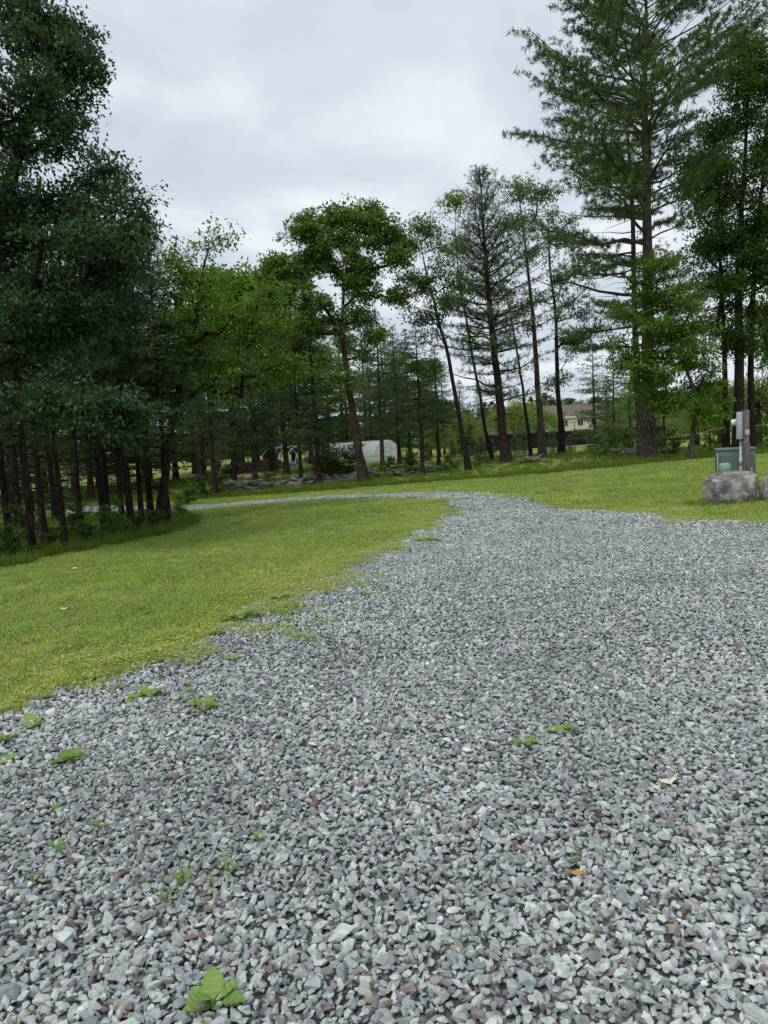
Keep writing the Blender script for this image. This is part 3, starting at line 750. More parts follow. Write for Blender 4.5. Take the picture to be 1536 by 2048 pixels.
def conifer(seed, H, r0, mat, bark, first=.2, prof=None, n_br=90, up0=-.1, up1=.6, curve=.25, side=7, needles=7, nl=.16, nw=.022, lean=(0, 0), dead=14, tuft_step=.16, start=.3, dens=1.0, k_trunk=9, sidelen=.38, irregular=.35, droop_side=0.0, flare=1.4, rtop=.06, path=None, azi=None):
    r = np.random.RandomState(seed); acc = Acc(); n_ = 16
    f = np.linspace(0, 1, n_)
    if path is not None: T = trunk_path(path, n_, .02, r)
    else:
        T = np.c_[lean[0] * f, lean[1] * f, H * f]; T[1:-1, :2] += r.normal(0, .004 * H, (n_ - 2, 2)).cumsum(0) * .25
    R = r0 * ((1 - f) ** .85 * (1 - rtop) + rtop); R[0] *= flare; R[1] *= 1 + (flare - 1) * .2; T[0, 2] -= .15
    acc.tube(T, R, k_trunk)
    tuftC, tuftD = [], []
    def trunk_at(g):
        x = g * (n_ - 1); i_ = min(int(x), n_ - 2); return T[i_] * (1 - (x - i_)) + T[i_ + 1] * (x - i_), R[i_]
    hs = first + (1 - first) * np.sort(r.rand(n_br)) ** .92
    az = r.uniform(0, 6.283)
    for g in hs:
        t_ = (g - first) / (1 - first)
        Lb = prof(t_) * r.uniform(1 - irregular, 1 + irregular * .6)
        if Lb < .12: Lb = .12
        az += 2.4 + r.normal(0, .35)
        if azi is not None: Lb *= azi(az, t_)
        el = up0 + (up1 - up0) * t_ + r.normal(0, .10)
        b0, rt = trunk_at(g)
        hd = np.array([math.cos(az), math.sin(az), 0]); nb_ = 6
        s = np.linspace(0, 1, nb_)[:, None]
        P = b0 + hd * Lb * s * math.cos(el) + UP * (Lb * s * math.sin(el) + curve * Lb * s ** 2 * (1 if up0 > -.3 else -1) * .5)
        P[1:] += r.normal(0, .02 * Lb, (nb_ - 1, 3))
        rb = max(.008, min(.016 * Lb + .004, rt * .5))
        acc.tube(P, rb * (1 - .85 * s[:, 0]), 4)
        if r.rand() > dens: continue
        ns_ = max(2, int(side * (.4 + .6 * Lb / max(prof(.0), prof(.3), .5)) + .5))
        sv = np.cross(hd, UP)
        for q in range(ns_ + 1):
            fr = start + (1 - start) * (q / ns_)
            x = fr * (nb_ - 1); i_ = min(int(x), nb_ - 2); pt = P[i_] * (1 - (x - i_)) + P[i_ + 1] * (x - i_)
            sl = Lb * sidelen * (1.15 - .75 * fr) * r.uniform(.7, 1.25)
            for sg in ((-1, 1) if q < ns_ else (0,)):
                dr = unit(hd * .75 + sv * sg * .85 + UP * (r.normal(.08, .15) - droop_side))
                en = pt + dr * sl - UP * droop_side * sl * .4
                if sl > .5:
                    sdv_ = unit(np.cross(dr, UP)) * .006
                    V = np.stack([pt + sdv_, pt - sdv_, pt + UP * .008, en]); acc.add(V, None, [[0, 1, 3], [1, 2, 3], [2, 0, 3]])
                m_ = max(1, int(sl / tuft_step))
                ff = (np.arange(m_) + r.rand(m_)) / m_
                tuftC.append(pt + (en - pt) * ff[:, None] + r.normal(0, .05, (m_, 3))); tuftD.append(np.repeat(dr[None], m_, 0))
    for _ in range(dead):                                 # bare dead branches low on the trunk
        g = r.uniform(first * .35, min(1, first * 1.35 + .05)); b0, rt = trunk_at(g); a = r.uniform(0, 6.283)
        Lb = prof(.05) * r.uniform(.25, .75); hd = np.array([math.cos(a), math.sin(a), r.uniform(-.25, .2)])
        s = np.linspace(0, 1, 4)[:, None]
        P = b0 + hd * Lb * s - UP * .12 * Lb * s ** 2; P[1:] += r.normal(0, .03 * Lb, (3, 3))
        acc.tube(P, np.array([.016, .012, .008, .004]) * (1 + Lb * .2), 4)
    C = np.concatenate(tuftC); D = np.concatenate(tuftD); m_ = len(C) * needles
    C = np.repeat(C, needles, 0); D = np.repeat(D, needles, 0)
    dr = unit(D * .9 + r.normal(0, .75, (m_, 3)) + UP * .22); L = nl * r.uniform(.7, 1.2, m_)[:, None]
    S = unit(np.cross(dr, unit(r.normal(0, .5, (m_, 3)) + UP))) * nw * .5
    C = C + r.normal(0, .03, C.shape)
    V = np.stack([C - S, C + S, C + dr * L + S * .35, C + dr * L - S * .35], 1).reshape(-1, 3)
    tint = np.clip(np.repeat(r.rand(m_ // needles), needles) * .55 + r.rand(m_) * .45, 0, 1)
    cm = mesh_data('crown', V, np.arange(m_ * 4).reshape(-1, 4), None, [mat], False, rnd=tint)
    return acc.mesh('trunk', [bark], True), cm
def place_tree(name, meshes, loc, label, cat='tree', group=None, rz=0.0, sc=1.0):
    e_ = empty(name, loc, rz); e_.scale = (sc, sc, sc) if np.isscalar(sc) else sc
    mobj('trunk' if name not in ('shrub', 'sapling') else 'stem', meshes[0], e_); mobj('crown' if name not in ('shrub',) else 'foliage', meshes[1], e_)
    return tag(e_, label, cat, group)
def base_at(px, py, D):
    p = at(px, py, D); p[2] = hz(p[0], p[1]); return p
def rel(base, D, pts):
    return [at(px, py, D + (dz[0] if dz else 0)) - base for px, py, *dz in pts]
def pblobs(base, D, lst, boost=1.0):
    """crown masses measured on the photograph: centre and half sizes in pixels, number of clumps, offset in depth"""
    out_ = []
    for cx_, cy_, rx_, ry_, cnt, *dz in lst:
        dd = dz[0] if dz else 0.0; k_ = (D + dd) / FPX
        out_.append((at(cx_, cy_, D + dd) - base, (rx_ * k_, max(rx_ * .85, ry_ * .7) * k_, ry_ * k_), int(cnt * boost + .5)))
    return out_

# ---------------------------------------------------------------- hero trees
# tall oak whose limbs hang over the left edge of the lawn
D = 14.0; B = base_at(-110, 1145, D)
mt = broadleaf(1, [(0, 0, 0)] + rel(B, D, [(-80, 850), (-40, 600), (0, 420), (55, 240), (105, 140), (120, 60)]), .24,
    pblobs(B, D, [(85, 90, 85, 60, 26), (130, 150, 65, 45, 12), (20, 50, 70, 70, 20), (45, 250, 95, 70, 24), (150, 285, 55, 40, 9), (175, 350, 60, 40, 11), (70, 390, 150, 60, 34),
        (215, 425, 70, 50, 18), (110, 500, 160, 55, 34), (245, 500, 50, 38, 10, .5), (60, 610, 140, 60, 30), (-110, 300, 140, 220, 40), (-150, 560, 150, 170, 34), (40, 710, 110, 50, 20),
        (100, 560, 150, 60, 22, 1.5), (60, 440, 150, 60, 18, 1.5), (180, 620, 90, 60, 14, 1.0), (70, 790, 70, 28, 14, -.8), (160, 815, 75, 25, 16, -1.0), (235, 835, 55, 24, 12, -1.0), (150, 690, 80, 45, 14, .5), (90, 200, 80, 50, 12), (110, 120, 80, 50, 10)], 1.3),
    M['oak'], M['bark'], clump=.40, twigs=10, per=13, leaf=.088, low=.28, flat=.5)
place_tree('oak_tree', mt, B, 'tall dark green oak rising above the left slope, its low limb hanging over the lawn')
# leaning maple at the corner of the clump
D = 20.8; B = base_at(318, 1045, D)
mt = broadleaf(2, [(0, 0, 0)] + rel(B, D, [(335, 900), (362, 760), (392, 640), (405, 540), (420, 480)]), .13,
    pblobs(B, D, [(440, 610, 62, 55, 20), (510, 615, 60, 55, 18, -1), (420, 700, 80, 50, 20), (510, 715, 75, 55, 20, -.5), (540, 660, 55, 50, 12), (390, 560, 35, 42, 8), (425, 487, 24, 18, 5), (360, 640, 45, 60, 9),
        (480, 790, 70, 40, 12, .5), (350, 540, 28, 25, 5)]),
    M['maple'], M['bark'], clump=.48, twigs=10, per=11, leaf=.10, low=.3, droop=.6)
place_tree('maple_tree', mt, B, 'leaning maple with fresh drooping leaves at the lawn corner of the left clump')
# round-headed oak in the middle
D = 36.0; B = base_at(727, 967, D)
mt = broadleaf(3, [(0, 0, 0)] + rel(B, D, [(716, 890), (703, 810), (693, 735), (683, 650), (690, 560), (700, 480)]), .24,
    pblobs(B, D, [(650, 450, 42, 28, 16), (715, 445, 46, 28, 17), (765, 475, 36, 28, 12), (610, 478, 36, 28, 12), (800, 505, 24, 28, 7), (690, 505, 60, 30, 20), (630, 535, 40, 30, 14), (760, 540, 40, 30, 12), (580, 520, 30, 26, 9), (560, 560, 34, 28, 10),
        (690, 575, 50, 26, 11), (780, 590, 28, 32, 7), (610, 600, 42, 30, 12), (735, 620, 36, 26, 7), (545, 620, 40, 32, 10), (650, 650, 46, 26, 10), (590, 665, 40, 30, 9), (730, 690, 36, 30, 6), (690, 755, 30, 22, 3), (560, 710, 50, 36, 9, 1)], 1.5),
    M['oak_mid'], M['bark_brown'], clump=.54, twigs=11, per=13, leaf=.16, low=.38, tip=.016, flare=1.6)
place_tree('oak_tree', mt, B, 'round-headed oak with forked trunk standing by the low stone wall')
# great white pine
D = 34.0; B = base_at(1297, 918, D)
def pine_prof(t_): return float(np.interp(t_, [0, .12, .26, .38, .5, .62, .76, .86, .94, 1], [3.2, 4.2, 4.7, 5.0, 5.0, 4.9, 4.5, 3.8, 2.6, .7]))
top = at(1292, -60, D) - B
mt = conifer(4, top[2], .34, M['pine'], M['bark_pine'], first=.26, prof=pine_prof, n_br=130, up0=-.02, up1=.66, curve=.24, side=8, needles=12, nl=.20, nw=.030, dead=30, start=.40, dens=.88,
             azi=lambda a, t_: 1.0 if t_ > .55 else (.62 if math.cos(a) > .2 else 1.0),
             path=[(0, 0, 0)] + rel(B, D, [(1297, 700), (1294, 450), (1291, 200), (1292, -60)]), sidelen=.40, tuft_step=.13, irregular=.46)
place_tree('pine_tree', mt, B, 'great white pine with a thick grey trunk, tallest tree on the right')
D = 36.5; B = base_at(1284, 906, D)
mt = conifer(5, 15, .19, M['pine'], M['bark_pine'], first=.42, prof=lambda t_: float(np.interp(t_, [0, .3, .7, 1], [2.4, 3.4, 2.6, .4])), n_br=54, up0=.0, up1=.5, side=6, needles=11, nl=.20, nw=.030, dead=34, dens=.8, azi=lambda a, t_: .6 if math.cos(a) > .2 else 1.0,
             path=[(0, 0, 0)] + rel(B, D, [(1272, 700), (1268, 500), (1258, 300), (1250, 215)]), irregular=.5)
place_tree('pine_tree', mt, B, 'second white pine with a thinner trunk close behind the great pine')
# fresh maple under the pine
D = 31.5; B = base_at(1380, 917, D)
mt = broadleaf(6, [(0, 0, 0)] + rel(B, D, [(1384, 870), (1396, 810), (1372, 740), (1352, 650), (1330, 560)]), .13,
    pblobs(B, D, [(1318, 545, 34, 40, 11), (1335, 610, 48, 36, 14), (1300, 650, 40, 30, 9), (1300, 735, 62, 42, 20), (1375, 700, 50, 40, 14), (1400, 760, 52, 46, 16), (1325, 790, 48, 26, 9), (1240, 640, 28, 22, 4), (1262, 690, 34, 26, 6), (1395, 640, 50, 40, 10), (1290, 800, 50, 22, 6), (1400, 830, 34, 22, 5)], 1.7),
    M['maple'], M['bark_grey'], clump=.58, twigs=10, per=11, leaf=.135, low=.3, tip=.013)
place_tree('maple_tree', mt, B, 'bright green maple with a pale crooked trunk under the great pine')
# tall dark hardwoods at the right edge
for sd_, nm, (bx_, by_, D), pth, r0, bl, lab in (
    (7, 'maple_tree', (1452, 892, 38.0), [(1448, 700), (1440, 520), (1430, 360), (1425, 250)], .15,
     [(1430, 300, 60, 50, 16), (1440, 380, 90, 50, 26), (1420, 460, 90, 46, 24), (1440, 540, 95, 46, 24), (1410, 610, 70, 40, 14), (1460, 660, 60, 36, 10), (1390, 340, 50, 50, 10)], 'dark slim maple standing left of the two thick trunks by the meter'),
    (8, 'maple_tree', (1478, 886, 37.0), [(1478, 700), (1480, 500), (1490, 300), (1500, 110)], .27,
     [(1500, 120, 40, 45, 14), (1520, 200, 60, 50, 18), (1490, 280, 70, 50, 18), (1500, 370, 80, 55, 22), (1490, 470, 80, 50, 20), (1500, 570, 75, 46, 18), (1510, 660, 60, 40, 10)], 'thick dark trunked maple directly behind the meter post'),
    (9, 'maple_tree', (1502, 884, 37.6), [(1503, 700), (1512, 500), (1530, 300), (1550, 60)], .18,
     [(1560, 80, 70, 60, 18), (1580, 200, 80, 70, 20), (1570, 330, 80, 60, 18), (1580, 470, 80, 60, 18), (1570, 600, 80, 60, 14), (1600, 730, 70, 50, 10)], 'straight dark maple rising just right of the meter post')):
    B = base_at(bx_, by_, D)
    mt = broadleaf(sd_, [(0, 0, 0)] + rel(B, D, pth), r0, pblobs(B, D, bl, 1.7), M['maple_dark'], M['bark'], clump=.70, twigs=11, per=11, leaf=.165, low=.42, tip=.014)
    place_tree(nm, mt, B, lab)
# slim trees of the boundary row
D = 38.0; B = base_at(937, 942, D)
mt = broadleaf(10, [(0, 0, 0)] + rel(B, D, [(918, 830), (898, 720), (872, 620), (850, 530), (835, 460)]), .14,
    pblobs(B, D, [(838, 475, 32, 28, 9), (850, 530, 40, 34, 10), (870, 590, 44, 34, 10), (835, 600, 28, 30, 6), (880, 650, 40, 30, 7), (905, 560, 34, 34, 7)], 1.9), M['slender'], M['bark'], clump=.6, twigs=9, per=10, leaf=.135, low=.45, tip=.012)
place_tree('ash_tree', mt, B, 'slender leaning ash between the round oak and the spire-topped larch')
D = 40.0; B = base_at(1012, 922, D)
top = at(958, 330, D) - B
mt = conifer(11, top[2], .27, M['spire'], M['bark_brown'], first=.22, prof=lambda t_: float(np.interp(t_, [0, .3, .6, .85, 1], [2.6, 3.2, 2.6, 1.5, .2])), n_br=150, up0=-.05, up1=.75, side=7, needles=7, nl=.17, nw=.030, dead=30, dens=.86,
             path=[(0, 0, 0)] + rel(B, D, [(1000, 800), (983, 650), (970, 500), (958, 330)]), irregular=.5, tuft_step=.16, start=.2)
place_tree('larch_tree', mt, B, 'tall spire-topped larch with dark trunk and thin grey-green top')
D = 43.0; B = base_at(985, 925, D)
mt = broadleaf(12, [(0, 0, 0)] + rel(B, D, [(960, 800), (935, 650), (915, 520), (910, 420)]), .11,
    pblobs(B, D, [(912, 430, 30, 34, 7), (925, 490, 36, 34, 8), (950, 560, 44, 36, 8), (930, 620, 40, 30, 6), (955, 690, 34, 24, 5)], 1.9), M['maple'], M['bark'], clump=.6, twigs=9, per=10, leaf=.14, low=.5, tip=.011)
place_tree('ash_tree', mt, B, 'thin young ash with yellow-green leaves growing behind the larch trunk')
D = 42.0; B = base_at(1086, 916, D)
mt = broadleaf(13, [(0, 0, 0)] + rel(B, D, [(1076, 780), (1066, 640), (1052, 500), (1035, 370)]), .20,
    pblobs(B, D, [(1040, 385, 34, 32, 10), (1075, 410, 36, 36, 9), (1040, 450, 36, 30, 7), (1075, 520, 34, 40, 6), (1085, 640, 36, 24, 4), (1040, 600, 24, 20, 3)], 1.9), M['slender'], M['bark_grey'], clump=.58, twigs=9, per=10, leaf=.135, low=.5, tip=.012)
place_tree('poplar_tree', mt, B, 'straight slim poplar with a pale thick foot near the cream house')
D = 45.0; B = base_at(1062, 908, D)
mt = broadleaf(14, [(0, 0, 0)] + rel(B, D, [(1046, 780), (1030, 680), (1012, 580), (998, 520)]), .10,
    pblobs(B, D, [(1000, 540, 24, 30, 5), (1020, 590, 28, 24, 4), (1035, 690, 24, 20, 3)], 1.9), M['slender'], M['bark'], clump=.5, twigs=8, per=9, leaf=.13, low=.5, tip=.010)
place_tree('poplar_tree', mt, B, 'very thin leaning poplar with sparse leaves beside the larch')
D = 46.0; B = base_at(1123, 903, D)
mt = broadleaf(15, [(0, 0, 0)] + rel(B, D, [(1122, 840), (1115, 780), (1112, 650), (1100, 520), (1095, 430)]), .22,
    pblobs(B, D, [(1105, 450, 34, 34, 8), (1130, 520, 40, 40, 10), (1105, 590, 34, 34, 7), (1150, 600, 36, 34, 8), (1125, 700, 44, 34, 9), (1165, 690, 36, 30, 6), (1100, 760, 40, 22, 5)], 1.9), M['maple_dark'], M['bark'], clump=.6, twigs=9, per=10, leaf=.145, low=.3, tip=.016)
place_tree('cherry_tree', mt, B, 'fork-trunked dark tree in front of the cream house')

# ---------------------------------------------------------------- hemlocks, pines and young trees of the left clump
hem = []
for k in range(5):
    hem.append(conifer(60 + k, 9.5, .095, M['hemlock'], M['bark'], first=.30 + .05 * (k % 3), prof=lambda t_, k=k: float(np.interp(t_, [0, .2, .6, 1], [1.5, 1.9 + .2 * (k % 2), 1.3, .15])), n_br=74, up0=-.05, up1=.35,
                       side=6, needles=7, nl=.105, nw=.020, dead=34, dens=.85, tuft_step=.11, sidelen=.42, start=.22, droop_side=.22, curve=-.18))
GL = 'slim evergreens of the left clump'
left = [ # base px, py, distance, height, mesh, turn, girth
    (66, 1108, 15.6, 7.6, 0, 1.0, 1.0), (90, 1085, 17.4, 8.6, 1, 2.2, .75), (130, 1090, 16.4, 6.8, 2, .3, 1.25), (206, 1050, 19.4, 8.0, 3, 4.0, 1.0), (217, 1038, 21.6, 9.2, 4, 5.0, .7),
    (246, 1060, 19.0, 7.2, 0, 2.9, .95), (262, 1043, 20.4, 9.4, 1, .9, 1.05), (283, 1032, 22.0, 8.5, 2, 3.6, .65), (304, 1041, 21.2, 9.6, 3, 1.4, .85), (336, 1045, 20.9, 8.4, 4, 2.4, 1.0),
    (20, 1095, 19.0, 9.0, 2, 2.2, 1.0), (-60, 1110, 18.0, 9.5, 3, .6, 1.1), (160, 1040, 24.0, 9.8, 4, 3.3, 1.0), (40, 1050, 25.0, 11.0, 0, 4.4, 1.0), (-30, 1045, 27.0, 11.5, 1, 1.8, 1.0), (110, 1030, 28.0, 11.5, 3, 5.2, 1.0)]
for px, py, D, Hh, k, rz, gi in left:
    B = base_at(px, py, D)
    lab = {318: '', 130: 'thickest trunked dark hemlock of the shaded clump beside the lawn', 246: 'dark hemlock standing just behind the bright leafy bush at the lawn edge', 336: 'dark hemlock beside the leaning maple at the lawn corner',
           66: 'dark hemlock standing furthest out at the lawn edge under the hanging oak limb'}.get(px, 'slim dark hemlock with bare lower branches in the shaded clump beside the lawn')
    place_tree('hemlock_tree', hem[k], B, lab, group=GL, rz=rz, sc=(Hh / 9.5 * (.85 + .2 * gi), Hh / 9.5 * (.85 + .2 * gi), Hh / 9.5))

# ---------------------------------------------------------------- evergreens along the boundary and behind
hem2 = []
for k in range(4):
    hem2.append(conifer(80 + k, 12.0, .19, M['hemlock'], M['bark_brown'] if k != 1 else M['bark_grey'], first=.14 + .07 * k, prof=lambda t_, k=k: float(np.interp(t_, [0, .15, .5, .8, 1], [2.0, 2.7, 2.2 - .2 * k, 1.2, .15])), n_br=88, up0=-.08, up1=.4,
                        side=6, needles=6, nl=.17, nw=.032, dead=14, dens=.92, tuft_step=.17, sidelen=.42, start=.2, droop_side=.18, curve=-.15))
GB = 'evergreens standing along the stone wall'
HL = ('outermost brown-trunked hemlock where the tumbled stone row begins', 'grey-trunked hemlock in front of the earth heaps', 'thick-trunked hemlock behind the stone row near the blue tarp', 'thin hemlock in front of the stone row near the blue tarp',
      'hemlock with low branches next to the round-headed oak, in front of the greenhouse', 'grey-trunked hemlock beside the door end of the greenhouse', 'hemlock standing behind the gap between the two stone rows',
      'tall brown-trunked hemlock in front of the shorter stone row', 'small hemlock between the shorter stone row and the leaning ash', 'hemlock at the end of the wire fence, beyond the narrow drive')
for q, (px, py, D, toppy, k, rz) in enumerate(((470, 975, 40, 640, 0, .4), (511, 972, 40.5, 610, 1, 1.9), (574, 950, 46, 560, 2, 3.0), (603, 964, 39, 660, 3, 4.2), (638, 974, 38, 600, 0, 5.5), (766, 944, 45, 620, 1, .9),
                               (800, 945, 48, 650, 2, 2.3), (846, 947, 37.5, 640, 3, 3.9), (878, 934, 42, 690, 2, 5.0), (430, 985, 36, 620, 3, 1.2))):
    B = base_at(px, py, D); Hh = at(px, toppy, D)[2] - B[2]
    place_tree('hemlock_tree', hem2[k], B, HL[q], group=GB, rz=rz, sc=(Hh / 12 * .95, Hh / 12 * .95, Hh / 12))
far_con = []
for k in range(3):
    far_con.append(conifer(90 + k, 14.0, .22, M['hemlock'] if k else M['pine'], M['bark_brown'], first=.06, prof=lambda t_, k=k: float(np.interp(t_, [0, .1, .5, .8, 1], [2.6, 3.3, 2.5, 1.4, .2])), n_br=78, up0=-.05, up1=.4,
                          side=5, needles=5, nl=.26, nw=.06, dead=4, dens=1.0, tuft_step=.24, sidelen=.45, start=.15, droop_side=.12, curve=-.1, irregular=.3))
GF = 'dense evergreens of the background wood'
back = [(352, 955, 50, 600), (392, 960, 56, 570), (436, 955, 60, 545), (485, 950, 66, 540), (535, 948, 70, 560), (590, 945, 72, 600), (640, 940, 76, 610), (690, 938, 78, 640), (735, 936, 74, 650), (775, 934, 80, 655), (822, 932, 76, 660), (862, 930, 80, 715),
        (410, 965, 47, 650), (555, 945, 84, 640), (665, 945, 66, 690), (745, 940, 64, 700), (890, 925, 88, 735), (925, 922, 96, 760), (960, 920, 110, 775), (1168, 905, 150, 800), (1190, 902, 88, 680), (1230, 900, 80, 700), (1060, 905, 165, 800), (1215, 903, 105, 750),
        (300, 965, 46, 600), (250, 970, 42, 570), (200, 975, 48, 560), (150, 980, 44, 580), (90, 985, 50, 560), (30, 990, 46, 570), (-40, 995, 48, 560), (-120, 1000, 46, 560), (-200, 1000, 44, 540), (60, 1000, 36, 640),
        (-20, 1010, 34, 660)]
for q, (px, py, D, toppy) in enumerate(back):
    B = base_at(px, py, D); Hh = at(px, toppy, D)[2] - B[2]; k = q % 3
    place_tree('evergreen_tree', far_con[k], B, 'dense dark evergreen in the wood behind the left clump' if px < 330 else 'dense dark evergreen in the wood behind the greenhouse' if px < 880 else 'dense dark evergreen standing beyond the black screened fence',
               group='evergreens behind the left clump' if px < 330 else 'evergreens behind the greenhouse' if px < 880 else 'evergreens beyond the black fence', rz=q * 1.7, sc=(Hh / 14 * 1.05, Hh / 14 * 1.05, Hh / 14))

# leafy trees of the background
far_dec = []
for k in range(3):
    r = np.random.RandomState(200 + k); bl = []
    for _ in range(9):
        z = r.uniform(4.0, 9.6); w_ = 2.6 * (1 - ((z - 6.5) / 4.6) ** 2) ** .5
        a = r.uniform(0, 6.283); bl.append(((w_ * .7 * math.cos(a), w_ * .7 * math.sin(a), z), (1.3, 1.3, 1.0), 11))
    far_dec.append(broadleaf(210 + k, [(0, 0, 0), (.1, 0, 3), (0, .1, 6), (0, 0, 8.5)], .2, bl, M['maple'] if k == 0 else M['oak_mid'] if k == 1 else M['slender'], M['bark_brown'], clump=.8, twigs=9, per=7, leaf=.24, low=.3, tip=.018, twig_tubes=False))
GD = 'leafy trees of the background wood'
for q, (px, py, D, toppy, k) in enumerate(((470, 950, 48, 520, 0), (515, 950, 52, 500, 1), (548, 950, 50, 530, 0), (400, 960, 44, 600, 0), (625, 945, 60, 640, 1), (800, 935, 62, 700, 2), (845, 935, 66, 690, 1), (700, 940, 68, 670, 2), (905, 920, 92, 790, 1),
                               (1260, 900, 62, 740, 1), (1330, 900, 56, 720, 1), (1420, 895, 58, 760, 0), (1560, 890, 48, 500, 1), (1640, 890, 44, 350, 1), (1620, 900, 56, 560, 2),
                               (180, 985, 40, 620, 1), (20, 1000, 38, 600, 1), (-110, 1010, 36, 580, 1), (290, 965, 52, 610, 2))):
    B = base_at(px, py, D); Hh = at(px, toppy, D)[2] - B[2]
    kn = ('bright green', 'mid green', 'pale sparse')[k]; zn = ('behind the left clump' if px < 340 else 'in the wood behind the leaning maple' if px < 560 else 'in the wood behind the round-headed oak' if px < 880 else 'beyond the black fence near the house' if px < 1000 else 'behind the great pine' if px < 1400 else 'behind the dark maples by the meter post')
    place_tree('leafy_tree', far_dec[k], B, kn + ' rounded tree ' + zn, group='%s leafy trees %s' % (kn, zn), rz=q * 2.1, sc=Hh / 10.4)
# weeping willows beyond the fence
wil = []
for k in range(2):
    r = np.random.RandomState(230 + k); acc = Acc()
    acc.tube(np.array([(0, 0, -.2), (.1, 0, 1.2), (0, .1, 2.6), (0, 0, 4.0)]), np.array([.3, .22, .17, .06]), 7)
    pts, ti = [], []
    for _ in range(70):
        a = r.uniform(0, 6.283); q = 2.6 * math.sqrt(r.rand()); z0 = 5.0 - .22 * q * q + r.normal(0, .25); nseg = r.randint(8, 17)
        zz_ = z0 - np.arange(nseg) * .2; zz_ = zz_[zz_ > .25]
        dd = 1 + np.arange(len(zz_)) * .012
        pts.append(np.c_[q * math.cos(a) * dd, q * math.sin(a) * dd, zz_])
        acc.tube(np.array([(0, 0, 2.6), (q * .5 * math.cos(a), q * .5 * math.sin(a), z0 * .85), (q * math.cos(a), q * math.sin(a), z0)]), np.array([.05, .03, .01]), 4)
    P = np.concatenate(pts)
    wil.append((acc.mesh('trunk', [M['bark_brown']], True), make_leaves('crown', r, P, np.tile(-UP, (len(P), 1)) + r.normal(0, .2, P.shape), 7, .17, .26, M['willow'], wr=.3, droop=.9, flat=1.0)))
GW = 'pale green willows beyond the black fence'
for q, (px, py, D, toppy) in enumerate(((930, 905, 84, 828), (1040, 905, 112, 800), (1075, 905, 116, 812), (1012, 905, 118, 815), (1440, 892, 62, 770), (1515, 890, 58, 750), (1395, 895, 66, 790), (1580, 890, 60, 740), (880, 918, 72, 850), (1240, 895, 120, 800), (1290, 895, 116, 800), (1350, 893, 105, 790))):
    B = base_at(px, py, D); Hh = at(px, toppy, D)[2] - B[2]
    place_tree('willow_tree', wil[q % 2], B, 'pale green weeping willow behind the meter post and dark maples' if D < 70 else 'pale green weeping willow near the cream house beyond the black fence',
               group='willows behind the meter post' if D < 70 else 'willows near the cream house', rz=q * 1.3, sc=(Hh / 5.1 * 1.1, Hh / 5.1 * 1.1, Hh / 5.1))
# bushes and saplings
shr = []
for k in range(3):
    r = np.random.RandomState(250 + k)
    bl = [((r.uniform(-.3, .3), r.uniform(-.3, .3), r.uniform(.35, .8)), (.38, .38, .3), 7) for _ in range(5)]
    shr.append(broadleaf(260 + k, [(0, 0, 0), (.03, 0, .25), (0, .02, .5)], .025, bl, M['shrub'] if k else M['maple_dark'], M['bark_brown'], clump=.17, twigs=7, per=6, leaf=.075, low=.1, tip=.006, k_trunk=5, flare=1.1))
GS = 'bushes under the trees'
for q, (px, py, D, Hh, k) in enumerate(((225, 1068, 18.2, .85, 1), (275, 1060, 18.6, .65, 0), (180, 1085, 16.8, .6, 0), (30, 1120, 15.0, .8, 0), (100, 1105, 15.6, .6, 0), (318, 1058, 19.4, .55, 0), (-20, 1130, 14.6, .9, 0), (250, 1075, 17.6, .5, 1), (150, 1060, 19.5, .9, 0),
                               (60, 1070, 19.0, 1.1, 0), (360, 1035, 22.0, .5, 1), (1235, 915, 38.0, 1.5, 1), (1200, 920, 38.0, .9, 2), (1260, 905, 42.0, 1.3, 2), (1350, 900, 37.0, 1.0, 0), (1330, 905, 37.5, 1.1, 1), (1420, 900, 39.0, 1.0, 1), (900, 948, 38.0, .9, 2),
                               (650, 962, 41.0, 1.9, 0), (672, 965, 40.0, 2.1, 0), (698, 962, 41.0, 1.9, 0), (640, 968, 39.5, 1.2, 1), (780, 955, 39.5, 1.0, 2), (820, 952, 39.0, 1.2, 0), (960, 942, 39.0, .8, 1), (440, 985, 37.0, 1.3, 0), (405, 992, 36.0, 1.2, 0), (375, 1000, 33.0, 1.0, 0),
                               (1520, 895, 38.0, 1.2, 1), (1545, 893, 38.0, 1.4, 0), (540, 975, 39.0, .8, 2))):
    B = base_at(px, py, D)
    place_tree('shrub', shr[k], B, 'bright leafy bush at the lawn edge, brightest at the foot of the left clump' if q == 0 else 'low shaded bush among the dark trunks of the left clump' if px < 370 else 'low bush by the tumbled stone rows' if px < 1000 else 'low bush around the foot of the great pine and dark maples', 'shrub',
               'bushes under the left clump' if px < 370 else 'bushes by the stone rows' if px < 1000 else 'bushes around the great pine', rz=q * 1.9, sc=Hh / 1.0)
sap = conifer(270, 1.3, .02, M['hemlock'], M['bark_brown'], first=.06, prof=lambda t_: .5 * (1 - t_) + .04, n_br=44, up0=.1, up1=.6, side=4, needles=5, nl=.10, nw=.022, dead=0, tuft_step=.08, start=.1, k_trunk=5, sidelen=.45)
GP = 'young evergreens planted behind the wire fence'
